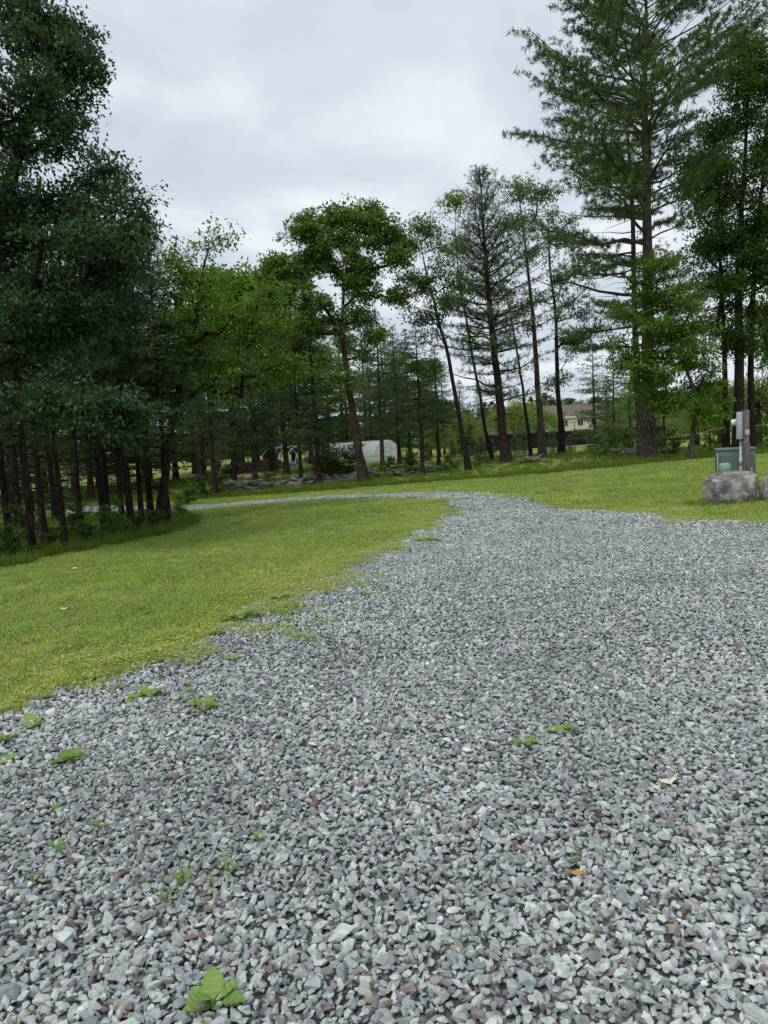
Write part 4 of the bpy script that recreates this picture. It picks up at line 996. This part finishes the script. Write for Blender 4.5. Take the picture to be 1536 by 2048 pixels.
for q, (px, py, D, Hh) in enumerate(((905, 921, 50, 1.2), (925, 919, 50, .9), (945, 918, 51, 1.3), (962, 917, 51, 1.4), (985, 915, 52, 1.1), (1030, 911, 52, 1.3), (1048, 909, 53, 1.7), (1105, 904, 54, 1.6), (1140, 901, 55, 1.2), (1218, 895, 56, 1.5), (1238, 893, 57, 1.7),
                                    (1262, 891, 57, 1.5), (1345, 886, 58, 1.4), (820, 930, 47, 1.3), (855, 926, 48, 1.2), (1180, 898, 55, 1.3))):
    B = base_at(px, py, D)
    place_tree('sapling', sap, B, 'small cone-shaped evergreen sapling in the row behind the wire fence', 'sapling', GP, rz=q * 2.3, sc=Hh / 1.3)
# far wood that closes the horizon
r = np.random.RandomState(300); C = []
for q in range(420):
    a = r.uniform(-1.05, 1.05); d_ = r.uniform(150, 210); hgt = r.uniform(5, 9)
    x_, y_ = d_ * math.sin(a), d_ * math.cos(a); m_ = 34
    z_ = r.rand(m_) ** .8; w_ = 3.2 * (1 - z_ * .75)
    C.append(np.c_[x_ + r.normal(0, .6, m_) * w_, y_ + r.normal(0, .6, m_) * w_, -.6 + z_ * hgt])
C = np.concatenate(C)
far_wood = mobj('distant_wood', make_leaves('distant_wood', r, C, unit(r.normal(0, 1, C.shape)), 5, .55, 1.3, M['hemlock'], wr=.8, flat=.8))
tag(far_wood, 'far dark line of woodland closing the view behind the house', 'woodland', kind='stuff')

# ------------------------------------------------------------------ meter post, transformer, pedestal, boulders
def rock(name, seed, rad, mat, cuts=16, sub=4):
    bm = bmesh.new(); bmesh.ops.create_icosphere(bm, subdivisions=sub, radius=1.0); rr = random.Random(seed)
    pl = []
    for _ in range(cuts):
        nrm = Vector((rr.gauss(0, 1), rr.gauss(0, 1), rr.gauss(0, .8))).normalized(); pl.append((nrm, rr.uniform(.66, .93)))
    from mathutils import noise
    for v in bm.verts:
        d = v.co.normalized(); q = 1.0
        for nrm, off in pl:
            k_ = d.dot(nrm)
            if k_ > 1e-3: q = min(q, off / k_)
        q *= 1 + .03 * noise.noise(d * 2.2 + Vector((seed, 0, 0))) + .025 * noise.noise(d * 6.0 + Vector((0, seed, 0))) + .012 * noise.noise(d * 15.0)
        v.co = Vector((d.x * rad[0], d.y * rad[1], d.z * rad[2])) * q
    me = bpy.data.meshes.new(name); bm.to_mesh(me); bm.free(); me.materials.append(mat)
    for p_ in me.polygons: p_.use_smooth = True
    me.set_sharp_from_angle(angle=math.radians(32))
    return me
D = 14.6; P = base_at(1468, 992, D)
o = mobj('boulder', rock('boulder', 5, (.66, .50, .47), M['boulder'], 15, 5), None, (P[0] - .02, P[1], P[2] + .20), .35)
tag(o, 'large grey weathered boulder lying in front of the green transformer box', 'boulder', 'boulders by the meter post')
P2 = base_at(1572, 996, 14.2)
o = mobj('boulder', rock('boulder', 9, (.62, .46, .48), M['boulder'], 15, 5), None, (P2[0], P2[1], P2[2] + .17), 1.2)
tag(o, 'brownish grey boulder leaning against the larger boulder on its right', 'boulder', 'boulders by the meter post')

D = 15.9; P = base_at(1493, 985, D)
ms = empty('meter_post', P, math.radians(-25)); tag(ms, 'weathered timber post carrying a grey electric meter box', 'meter post')
post = bevelled('post', (0, 0, .80), (.066, .066, .98), M['timber'], .006, 1, parent=ms)
mb = bevelled('meter_box', (-.125, 0, 1.46), (.055, .15, .285), M['grey_metal'], .012, 2, parent=ms)
acc = Acc(); acc.box((-.184, 0, 1.46), (.003, .143, .276)); mobj('box_cover', acc.mesh('box_cover', [M['grey_metal']]), mb).location = (.125, 0, -1.46)
acc = Acc(); acc.tube(np.array([(-.18, 0, 1.53), (-.205, 0, 1.53)]), np.array([.085, .085]), 20, True)
mobj('meter_ring', acc.mesh('meter_ring', [M['grey_metal']]), mb).location = (.125, 0, -1.46)
acc = Acc(); acc.tube(np.array([(-.20, 0, 1.53), (-.27, 0, 1.53), (-.285, 0, 1.53)]), np.array([.072, .070, .055]), 20, True)
mobj('meter', acc.mesh('meter', [M['white_pl']], True), mb).location = (.125, 0, -1.46)
acc = Acc(); acc.tube(np.array([(-.105, -.02, 1.18), (-.105, -.02, -.1)]), np.array([.026, .026]), 12, True); mobj('conduit', acc.mesh('conduit', [M['conduit']], True), ms)
acc = Acc(); acc.tube(np.array([(-.105, -.02, .80), (-.105, -.02, .62)]), np.array([.034, .034]), 12, True); mobj('conduit_coupling', acc.mesh('conduit_coupling', [M['conduit']], True), ms)
acc = Acc(); acc.box((-.075, -.02, .86), (.05, .012, .012)); mobj('strap', acc.mesh('strap', [M['black_pl']]), ms)
jb = bevelled('junction_box', (.022, -.092, 1.31), (.042, .026, .058), M['beige_pl'], .008, 2, parent=ms)
acc = Acc(); a_ = np.linspace(0, 1, 10)[:, None]
acc.tube((1 - a_) ** 2 * np.array([.025, -.085, 1.26]) + 2 * a_ * (1 - a_) * np.array([.04, -.10, 1.06]) + a_ ** 2 * np.array([-.08, -.05, 1.10]), np.full(10, .008), 6)
mobj('cable', acc.mesh('cable', [M['beige_pl']], True), ms)

D = 16.8; P = base_at(1470, 979, D)
tr_ = empty('transformer', P, math.radians(-20)); tag(tr_, 'green steel pad-mounted transformer box behind the boulder', 'transformer')
bevelled('cabinet', (0, 0, .47), (.39, .32, .47), M['green_paint'], .03, 3, parent=tr_)
bevelled('lid', (0, 0, .955), (.405, .335, .032), M['green_paint'], .018, 2, parent=tr_)
acc = Acc(); acc.box((0.02, -.324, .46), (.33, .005, .36)); mobj('door', acc.mesh('door', [M['green_paint']]), tr_)
acc = Acc()
acc.box((-.375, -.325, .46), (.010, .006, .43))
mobj('corner_bead', acc.mesh('corner_bead', [M['green_pale']], True), tr_)  # paler green paints the lit look of this edge into its colour
acc = Acc(); acc.box((.30, -.336, .50), (.022, .010, .05)); mobj('lock', acc.mesh('lock', [M['grey_metal']]), tr_)
for hz_ in (.2, .72):
    acc = Acc(); acc.tube(np.array([(-.335, -.334, hz_), (-.335, -.334, hz_ + .1)]), np.array([.012, .012]), 8, True); mobj('hinge', acc.mesh('hinge', [M['green_paint']]), tr_)
acc = Acc(); acc.box((0, 0, -.02), (.55, .48, .06)); mobj('pad', acc.mesh('pad', [M['boulder']]), tr_)

D = 15.5; P = base_at(1450, 988, D)
pd_ = empty('cable_pedestal', P); tag(pd_, 'short pale green domed cable pedestal between boulder and transformer', 'pedestal')
acc = Acc(); acc.tube(np.array([(0, 0, -.05), (0, 0, .45), (0, 0, .52)]), np.array([.095, .095, .095]), 20, True); mobj('base', acc.mesh('base', [M['green_pale']], True), pd_)
acc = Acc(); acc.tube(np.array([(0, 0, .42), (0, 0, .69), (0, 0, .715), (0, 0, .725)]), np.array([.112, .108, .098, .06]), 20, True); mobj('cap', acc.mesh('cap', [M['green_pale']], True), pd_)

# ------------------------------------------------------------------ dry stone wall along the trees
rw = np.random.RandomState(77)
wst = [rock('wall_stone', 20 + k, (.5, .36, .22 + .03 * (k % 3)), M['wallstone'], 12, 2) for k in range(6)]
def stone_wall(pts, label, n_, h_):
    B = base_at(*pts[0]); e_ = empty('fieldstone_row', B); tag(e_, label, 'stone wall', 'fieldstone walls along the trees')
    W = np.array([base_at(*q)[:2] for q in pts]); seg = np.r_[0, np.cumsum(np.linalg.norm(np.diff(W, axis=0), axis=1))]
    for q in range(n_):
        t_ = rw.rand() * seg[-1]; x_ = np.interp(t_, seg, W[:, 0]) + rw.normal(0, .22); y_ = np.interp(t_, seg, W[:, 1]) + rw.normal(0, .22)
        lev = rw.rand() ** 1.5 * h_ * (.45 + .55 * math.sin(t_ * .9 + 1) ** 2); s_ = rw.uniform(.30, .72)
        o = bpy.data.objects.new('stone', wst[rw.randint(6)]); COL.objects.link(o); o.parent = e_
        o.location = np.array([x_, y_, hz(x_, y_) + lev + .06]) - B; o.rotation_euler = (rw.normal(0, .22), rw.normal(0, .22), rw.uniform(0, 6.28)); o.scale = (s_, s_, s_ * rw.uniform(.6, 1.0))
stone_wall([(470, 984, 38.5), (540, 978, 38.6), (620, 972, 38.6), (700, 966, 38.4), (745, 962, 38.6)], 'tumbled low wall of dark fieldstones at the foot of the round-headed oak', 190, .42)
stone_wall([(790, 957, 39), (840, 952, 39.2), (890, 945, 39.5)], 'shorter run of tumbled fieldstones left of the spire-topped larch', 60, .25)
stone_wall([(1245, 908, 41), (1290, 904, 40.5), (1345, 899, 40)], 'low heap of fieldstones just behind the great white pine', 36, .28)
stone_wall([(1035, 934, 38.6), (1065, 931, 38.6), (1085, 928, 38.8)], 'few half-buried fieldstones in the long grass below the slim poplar', 18, .2)

# ------------------------------------------------------------------ wire fence with a white top cord
line = [(430, 966, 39.6), (565, 950, 40), (690, 940, 41), (775, 930, 42.5), (880, 917, 44), (1000, 905, 46), (1150, 890, 49), (1290, 876, 52), (1380, 868, 54), (1430, 856, 52), (1540, 846, 50)]
L3 = np.array([at(*q) for q in line])
fe = empty('wire_fence', (L3[0, 0], L3[0, 1], hz(L3[0, 0], L3[0, 1]))); tag(fe, 'thin wire fence with a white top cord strung behind the boundary trees', 'fence')
FB = np.array(fe.location)
for q, p_ in enumerate(L3):
    acc = Acc(); g_ = hz(p_[0], p_[1]); acc.tube(np.array([(p_[0], p_[1], g_ - .1), (p_[0], p_[1], p_[2] + .06)]) - FB, np.array([.022, .022]), 5, True)
    mobj('post', acc.mesh('post', [M['post_steel']]), fe)
for q in range(len(L3) - 1):
    acc = Acc(); s_ = np.linspace(0, 1, 7)[:, None]; pth = L3[q] * (1 - s_) + L3[q + 1] * s_; pth[:, 2] -= .06 * (4 * s_ * (1 - s_))[:, 0]
    acc.tube(pth - FB, np.full(7, .013), 5); mobj('cord', acc.mesh('cord', [M['wire']]), fe)

# ------------------------------------------------------------------ black screened fence of the court
corner = [(905, 84), (1060, 90), (1210, 96), (1400, 90)]
pp = []
for (xa, da), (xb, db) in zip(corner[:-1], corner[1:]):
    k_ = max(2, int(abs(xb - xa) / 26))
    for q in range(k_): pp.append((xa + (xb - xa) * q / k_, da + (db - da) * q / k_))
pp.append(corner[-1])
W = []
for px, d_ in pp:
    p_ = at(px, 880, d_); W.append((p_[0], p_[1], hz(p_[0], p_[1]) - .02))
W = np.array(W); cf = empty('court_fence', W[0]); tag(cf, 'long black screened fence of a sports court in front of the cream house', 'fence')
for q, p_ in enumerate(W):
    acc = Acc(); acc.tube(np.array([(0, 0, -.1), (0, 0, 3.0)]) + p_ - W[0], np.array([.045, .045]), 6, True); mobj('post', acc.mesh('post', [M['fence_metal']]), cf)
for q in range(len(W) - 1):
    a_, b_ = W[q] - W[0], W[q + 1] - W[0]; u_ = unit((b_ - a_)[None])[0]; nrm = np.array([-u_[1], u_[0], 0]) * .012
    acc = Acc(); k_ = 6; s_ = np.linspace(0.02, .98, k_)[:, None]; g_ = a_ * (1 - s_) + b_ * s_; bul = np.sin(s_ * 9 + q) * .03
    lo = g_ + np.array([0, 0, .12]) + np.array([-u_[1], u_[0], 0]) * bul; hi = g_ + np.array([0, 0, 1.95]) + np.array([-u_[1], u_[0], 0]) * bul * .5
    V = np.concatenate([lo - nrm, hi - nrm, hi + nrm, lo + nrm]); Qs = []
    for j in range(k_ - 1):
        for l_ in range(4): Qs.append([l_ * k_ + j, l_ * k_ + j + 1, ((l_ + 1) % 4) * k_ + j + 1, ((l_ + 1) % 4) * k_ + j])
    acc.add(V, Qs); mobj('screen_panel', acc.mesh('screen_panel', [M['screen']]), cf)
    acc = Acc()
    for zz_ in (2.02, 2.95): acc.tube(np.array([a_ + UP * zz_, b_ + UP * zz_]), np.array([.022, .022]), 4)
    mobj('rail', acc.mesh('rail', [M['fence_metal']]), cf)
    acc = Acc(); n_ = 14                                   # thin mesh above the screen
    for j in range(n_ + 1):
        p_ = a_ + (b_ - a_) * j / n_; acc.tube(np.array([p_ + UP * 2.02, p_ + UP * 2.95]), np.array([.006, .006]), 3)
    mobj('mesh_wire', acc.mesh('mesh_wire', [M['fence_metal']]), cf)
for q, (px, d_, tp) in enumerate(((993, 98, 832), (1013, 98, 835), (1130, 100, 826), (1250, 100, 825), (1265, 100, 822))):
    B = base_at(px, 880, d_); Hh = at(px, tp, d_)[2] - B[2]; e_ = empty('lamp_pole', B); tag(e_, 'thin dark lamp pole standing behind the black screened fence', 'lamp pole', 'lamp poles of the court')
    acc = Acc(); acc.tube(np.array([(0, 0, -.1), (0, 0, Hh)]), np.array([.06, .045]), 6, True); mobj('pole', acc.mesh('pole', [M['fence_metal']]), e_)
    acc = Acc(); acc.box((0, 0, Hh + .06), (.28, .12, .06)); mobj('lamp_head', acc.mesh('lamp_head', [M['fence_metal']]), e_)

# ------------------------------------------------------------------ houses far behind
def gable_house(name, B, rz, L, Wd, wall_h, roof_h, mats, over=.35):
    e_ = empty(name, B, rz); acc = Acc(); hx, hy = L / 2, Wd / 2
    V = [(-hx, -hy, -.3), (hx, -hy, -.3), (hx, hy, -.3), (-hx, hy, -.3), (-hx, -hy, wall_h), (hx, -hy, wall_h), (hx, hy, wall_h), (-hx, hy, wall_h), (-hx, 0, wall_h + roof_h), (hx, 0, wall_h + roof_h)]
    acc.add(V, [[0, 1, 5, 4], [2, 3, 7, 6], [1, 2, 6, 5], [3, 0, 4, 7]], [[5, 6, 9], [7, 4, 8]]); mobj('wall', acc.mesh('wall', [mats[0]]), e_)
    acc = Acc(); t_ = .14; sl = roof_h / hy
    for sg in (-1, 1):
        y0, z0 = sg * (hy + over), wall_h - over * sl
        A = np.array([(-hx - over, y0, z0), (hx + over, y0, z0), (hx + over, 0, wall_h + roof_h), (-hx - over, 0, wall_h + roof_h)])
        A = A + UP * .03; Bt = A + UP * t_
        acc.add(np.concatenate([A, Bt]), [[0, 1, 2, 3], [4, 7, 6, 5], [0, 4, 5, 1], [1, 5, 6, 2], [2, 6, 7, 3], [3, 7, 4, 0]])
    rf = mobj('roof', acc.mesh('roof', [mats[1]]), e_)
    acc = Acc(); acc.box((0, -hy - over - .03, wall_h - over * sl + .08), (hx + over, .03, .10)); mobj('fascia', acc.mesh('fascia', [M['house_trim']]), e_)
    return e_
def house_window(e_, x_, y_, z_, w_, h_):
    acc = Acc(); acc.box((x_, y_ - .03, z_), (w_ / 2 + .10, .04, h_ / 2 + .10)); f_ = mobj('window', acc.mesh('window', [M['house_trim']]), e_)
    for sx in (-1, 1):
        acc = Acc(); acc.box((x_ + sx * w_ / 4, y_ - .075, z_), (w_ / 4 - .03, .012, h_ / 2)); mobj('pane', acc.mesh('pane', [M['glass']]), f_)
D = 140; B = base_at(1140, 885, D)
h_ = gable_house('house', B, math.radians(-4), 11.0, 8.0, 4.4, 2.1, (M['house_wall'], M['house_roof']))
for x_ in (-3.6, -1.5, 1.2, 3.6): house_window(h_, x_, -4.0, 3.3, 1.0, 1.1)
for x_ in (-3.8, 2.6): house_window(h_, x_, -4.0, 1.2, 1.1, 1.2)
acc = Acc(); acc.box((-.9, -4.05, .9), (.5, .05, 1.05)); dr = mobj('door', acc.mesh('door', [M['house_trim']]), h_)
acc = Acc(); acc.box((2.2, .6, 6.6), (.35, .35, .7)); mobj('chimney', acc.mesh('chimney', [M['boulder']]), h_)
tag(h_, 'cream two-storey house with a brown gable roof beyond the black fence', 'house')
D = 112; B = base_at(988, 890, D)
h_ = gable_house('shed', B, math.radians(12), 4.4, 3.0, 1.7, 1.0, (M['house_wall'], M['tan_roof']))
house_window(h_, 0, -1.5, 1.0, .8, .7)
tag(h_, 'small shed with a reddish tan roof beyond the black fence', 'shed')

# ------------------------------------------------------------------ greenhouse with bare hoops, earth heap, tarp
D = 58; A0 = base_at(775, 924, D); A1 = base_at(535, 930, 66)
ax = A1 - A0; Ln = np.linalg.norm(ax[:2]); ux = np.array([ax[0], ax[1], 0]) / Ln; vx = np.array([-ux[1], ux[0], 0]); RH, WH = 1.55, 1.75
gh = empty('greenhouse', A0); tag(gh, 'white plastic hoop greenhouse with its far hoops left bare', 'greenhouse')
def hoop_pts(s_, n_=15):
    a = np.linspace(0, np.pi, n_); base = ux * s_
    return np.stack([base + vx * math.cos(q) * WH + UP * (RH * math.sin(q) ** .8 if 0 < q < np.pi else 0) + UP * (hz(A0[0] + base[0], A0[1] + base[1]) - A0[2]) for q in a])
cov_end = Ln * .53
for s_ in np.r_[np.linspace(0, cov_end, 5), np.linspace(cov_end + 1.1, Ln, 6)]:
    acc = Acc(); acc.tube(hoop_pts(s_), np.full(15, .045), 6); mobj('hoop', acc.mesh('hoop', [M['hoop']], True), gh)
acc = Acc(); ss = np.linspace(0, cov_end, 13); H_ = [hoop_pts(s_) + UP * 0 for s_ in ss]; V = []
for q, h0 in enumerate(H_):
    c_ = ux * ss[q]; sag = 1.035 - .018 * (q % 3 == 1); V.append(c_ + (h0 - c_) * sag)
V = np.concatenate(V); Qs = [[q * 15 + j, q * 15 + j + 1, (q + 1) * 15 + j + 1, (q + 1) * 15 + j] for q in range(12) for j in range(14)]
acc.add(V, Qs); mobj('plastic_cover', acc.mesh('plastic_cover', [M['film']], True), gh)
h0 = hoop_pts(0); acc = Acc(); c_ = np.array([[0, 0, 0]]); acc.add(np.concatenate([h0 - ux * .02, c_ - ux * .02]), None, [[j, j + 1, 15] for j in range(14)]); mobj('end_panel', acc.mesh('end_panel', [M['film']]), gh)
for sg in (-1, 1):
    acc = Acc(); acc.tube(np.stack([vx * sg * .45 - ux * .06, vx * sg * .45 - ux * .06 + UP * 1.35]), np.array([.03, .03]), 5, True); mobj('door_post', acc.mesh('door_post', [M['hoop']]), gh)
acc = Acc(); acc.tube(np.stack([-vx * .45 - ux * .06 + UP * 1.33, vx * .45 - ux * .06 + UP * 1.33]), np.array([.03, .03]), 5, True); mobj('door_lintel', acc.mesh('door_lintel', [M['hoop']]), gh)
for q in (7,):
    acc = Acc(); acc.tube(np.stack([hoop_pts(s_)[q] for s_ in (cov_end, Ln)]), np.array([.03, .03]), 5); mobj('ridge_pipe', acc.mesh('ridge_pipe', [M['hoop']]), gh)
for q, (px, py, D, w_, hh, lab) in enumerate(((498, 944, 52, 1.9, .75, 'long heap of dark turned earth in the clearing near the bare hoops'), (540, 944, 54, 1.4, .7, 'smaller brown earth heap beside the long heap in the clearing'))):
    B = base_at(px, py, D); o = mobj('earth_heap', rock('earth_heap', 31 + q, (w_, .9, hh), M['dirt'], 10, 4), None, B + np.array([0, 0, .05])); tag(o, lab, 'earth heap', 'earth heaps in the clearing')
for q, (px, py, D) in enumerate(((522, 957, 46), (530, 956, 46), (538, 957, 46.4), (526, 961, 45.5), (490, 960, 46), (504, 962, 45))):
    B = base_at(px, py, D); acc = Acc(); L_ = .45 + .12 * (q % 3); acc.tube(np.array([(-L_, 0, .14), (-L_ * .3, .02, .15), (L_, 0, .14)]), np.array([.13, .14, .12]), 9, True)
    o = mobj('log', acc.mesh('log', [M['log']], True), None, B, .3 + q * .8); tag(o, 'short cut log lying in the clearing behind the fence', 'log', 'cut logs in the clearing')
B = base_at(582, 938, 57); o = mobj('tarp', rock('tarp', 51, (.55, .4, .28), M['tarp'], 14, 3), None, B + np.array([0, 0, .15])); tag(o, 'small crumpled bright blue tarp lying beside the bare hoops', 'tarp')

# ------------------------------------------------------------------ weeds in the gravel, fallen leaves
rg = np.random.RandomState(5)
def weed_leaf(seed, n_=17, wid=.30, tooth=.07):
    r = np.random.RandomState(seed); t_ = np.linspace(0, 1, n_); w_ = wid * np.sin(np.pi * np.clip(t_, 0, 1) ** .8) ** .7 * (1 - .1 * t_); w_[0] = .05; w_[-1] = .01
    w_ = w_ * (1 + tooth * (np.arange(n_) % 2 * 2 - 1)); z_ = .34 * t_ - .36 * t_ ** 2 + r.normal(0, .012, n_)
    V = np.concatenate([np.c_[t_, w_, z_ + .10 * w_ + r.normal(0, .02, n_)], np.c_[t_, w_ * 0, z_ - .035], np.c_[t_, -w_, z_ + .10 * w_ + r.normal(0, .02, n_)]])
    Qs = []
    for j in range(n_ - 1): Qs += [[j, n_ + j, n_ + j + 1, j + 1], [n_ + j, 2 * n_ + j, 2 * n_ + j + 1, n_ + j + 1]]
    return mesh_data('leaf', V, Qs, None, [M['weed']], True, rnd=np.clip(np.repeat((np.arange(n_ - 1) % 3 == 0) * .35, 2) + r.rand() * .5 + r.rand(len(Qs)) * .15, 0, 1))
wl = [weed_leaf(400 + k) for k in range(5)] + [weed_leaf(410, wid=.10, tooth=0), weed_leaf(411, wid=.08, tooth=0)]
def weed(px, py, size, nleaf, label, grp, grassy=False, lift=.02, angs=None):
    p_ = ground_at(px, py); e_ = empty('weed', (p_[0], p_[1], hz(p_[0], p_[1]) + .035)); tag(e_, label, 'weed', grp)
    a0 = rg.uniform(0, 6.28)
    for k in range(nleaf):
        o = bpy.data.objects.new('leaf', wl[rg.randint(5, 7) if grassy else rg.randint(0, 5)]); COL.objects.link(o); o.parent = e_
        a = a0 + k * 2.4 + rg.normal(0, .3) if angs is None else angs[k]
        el = rg.uniform(.5, 1.1) if grassy else rg.uniform(.02, .45); s_ = size * rg.uniform(.6, .92)
        o.rotation_euler = (rg.normal(0, .15), -el, a); o.scale = (s_, s_, s_); o.location = (0, 0, .004 * k)
    return e_
weed(425, 2003, .125, 6, 'largest light green plantain with toothed leaves in the front of the driveway', None, angs=[2.75, 3.6, .45, -.25, 1.75, -2.2])
for px, py, s_, k in ((92, 1396, .075, 7), (158, 1340, .07, 6), (240, 1322, .085, 8), (262, 1300, .07, 6), (318, 1306, .08, 8), (352, 1281, .07, 6), (428, 1268, .085, 7), (452, 1238, .08, 6), (520, 1231, .09, 6), (24, 1408, .07, 7)):
    weed(px, py, s_, k, 'broad-leafed weed in the ragged strip where lawn meets gravel', 'weeds along the lawn edge')
weed(1050, 1489, .085, 6, 'yellow-green rosette weed alone in the gravel, beside a paler star-shaped weed', None)
weed(1127, 1464, .10, 5, 'pale star-shaped rosette weed behind the yellow-green rosette in the gravel', None)
weed(138, 1521, .12, 6, 'spreading bright plantain below the lawn corner, leaves pressed on the gravel', None)
weed(410, 1414, .14, 6, 'bushiest plantain in the gravel row near the lawn, with upright leaves', None)
weed(300, 1394, .15, 4, 'broad-leafed plantain with two long leaves in the gravel row near the lawn', None)
for px, py, s_, k in ((270, 1395, .12, 3), (370, 1384, .09, 4), (365, 1396, .08, 3), (65, 1448, .12, 5), (12, 1480, .12, 4), (14, 1521, .10, 4), (505, 1357, .07, 3), (462, 1318, .12, 4), (182, 1356, .10, 4), (575, 1240, .10, 4), (560, 1197, .20, 5), (478, 1236, .2, 5),
                      (185, 1718, .05, 2), (205, 1650, .06, 3), (145, 1641, .05, 3), (600, 1212, .10, 3), (735, 1188, .12, 3), (865, 1080, .25, 4), (840, 1082, .2, 4), (757, 1333, .05, 2)):
    weed(px, py, s_, k, 'small green broad-leafed weed sprouting through the grey gravel', 'small weeds in the gravel')
for px, py, s_, k in ((122, 1706, .09, 4), (65, 1766, .06, 3), (112, 1625, .10, 4), (262, 1668, .06, 3), (335, 1806, .07, 4), (362, 1770, .09, 4), (378, 1762, .08, 4), (425, 1772, .08, 2), (455, 1745, .09, 5), (285, 1840, .06, 3), (515, 1682, .07, 4), (1150, 1728, .06, 4), (272, 1940, .05, 2)):
    weed(px, py, s_, k, 'thin grass-like sprout standing between the stones of the driveway', 'grassy sprouts in the gravel', True)
def fallen(name, px, py, size, mat, lab, lift=.05):
    p_ = ground_at(px, py); r = np.random.RandomState(int(px)); n_ = 16; a = np.linspace(0, 6.283, n_, endpoint=False)
    q = size * (.75 + .35 * np.cos(a) ** 2 + .22 * (np.arange(n_) % 3 == 0)); V = np.concatenate([np.c_[q * np.cos(a), q * np.sin(a) * .75, .12 * size + .35 * size * np.cos(a * 2 + 1) * .5], [[0, 0, 0]]])
    V2 = V - np.array([0, 0, .0015]); Tt = [[j, (j + 1) % n_, n_] for j in range(n_)]; T2 = [[n_ + 1 + (j + 1) % n_, n_ + 1 + j, 2 * n_ + 1] for j in range(n_)]
    S = [[j, n_ + 1 + j, n_ + 1 + (j + 1) % n_, (j + 1) % n_] for j in range(n_)]
    o = mobj(name, mesh_data(name, np.concatenate([V, V2]), S, Tt + T2, [mat]), None, (p_[0], p_[1], hz(p_[0], p_[1]) + lift), r.uniform(0, 6)); tag(o, lab, 'leaf')
fallen('fallen_leaf', 1338, 1564, .032, M['dead_leaf'], 'curled bleached white leaf lying alone on the grey gravel')
fallen('fallen_leaf', 1158, 1750, .020, M['orange_leaf'], 'small orange fallen leaf lying on the gravel')
fallen('fallen_leaf', 130, 1218, .04, M['dead_leaf'], 'pale dry leaf lying on the lawn beside the gravel edge')
fallen('fallen_leaf', 150, 1138, .05, M['dead_leaf'], 'pale dry leaf lying on the lawn near the dark clump')
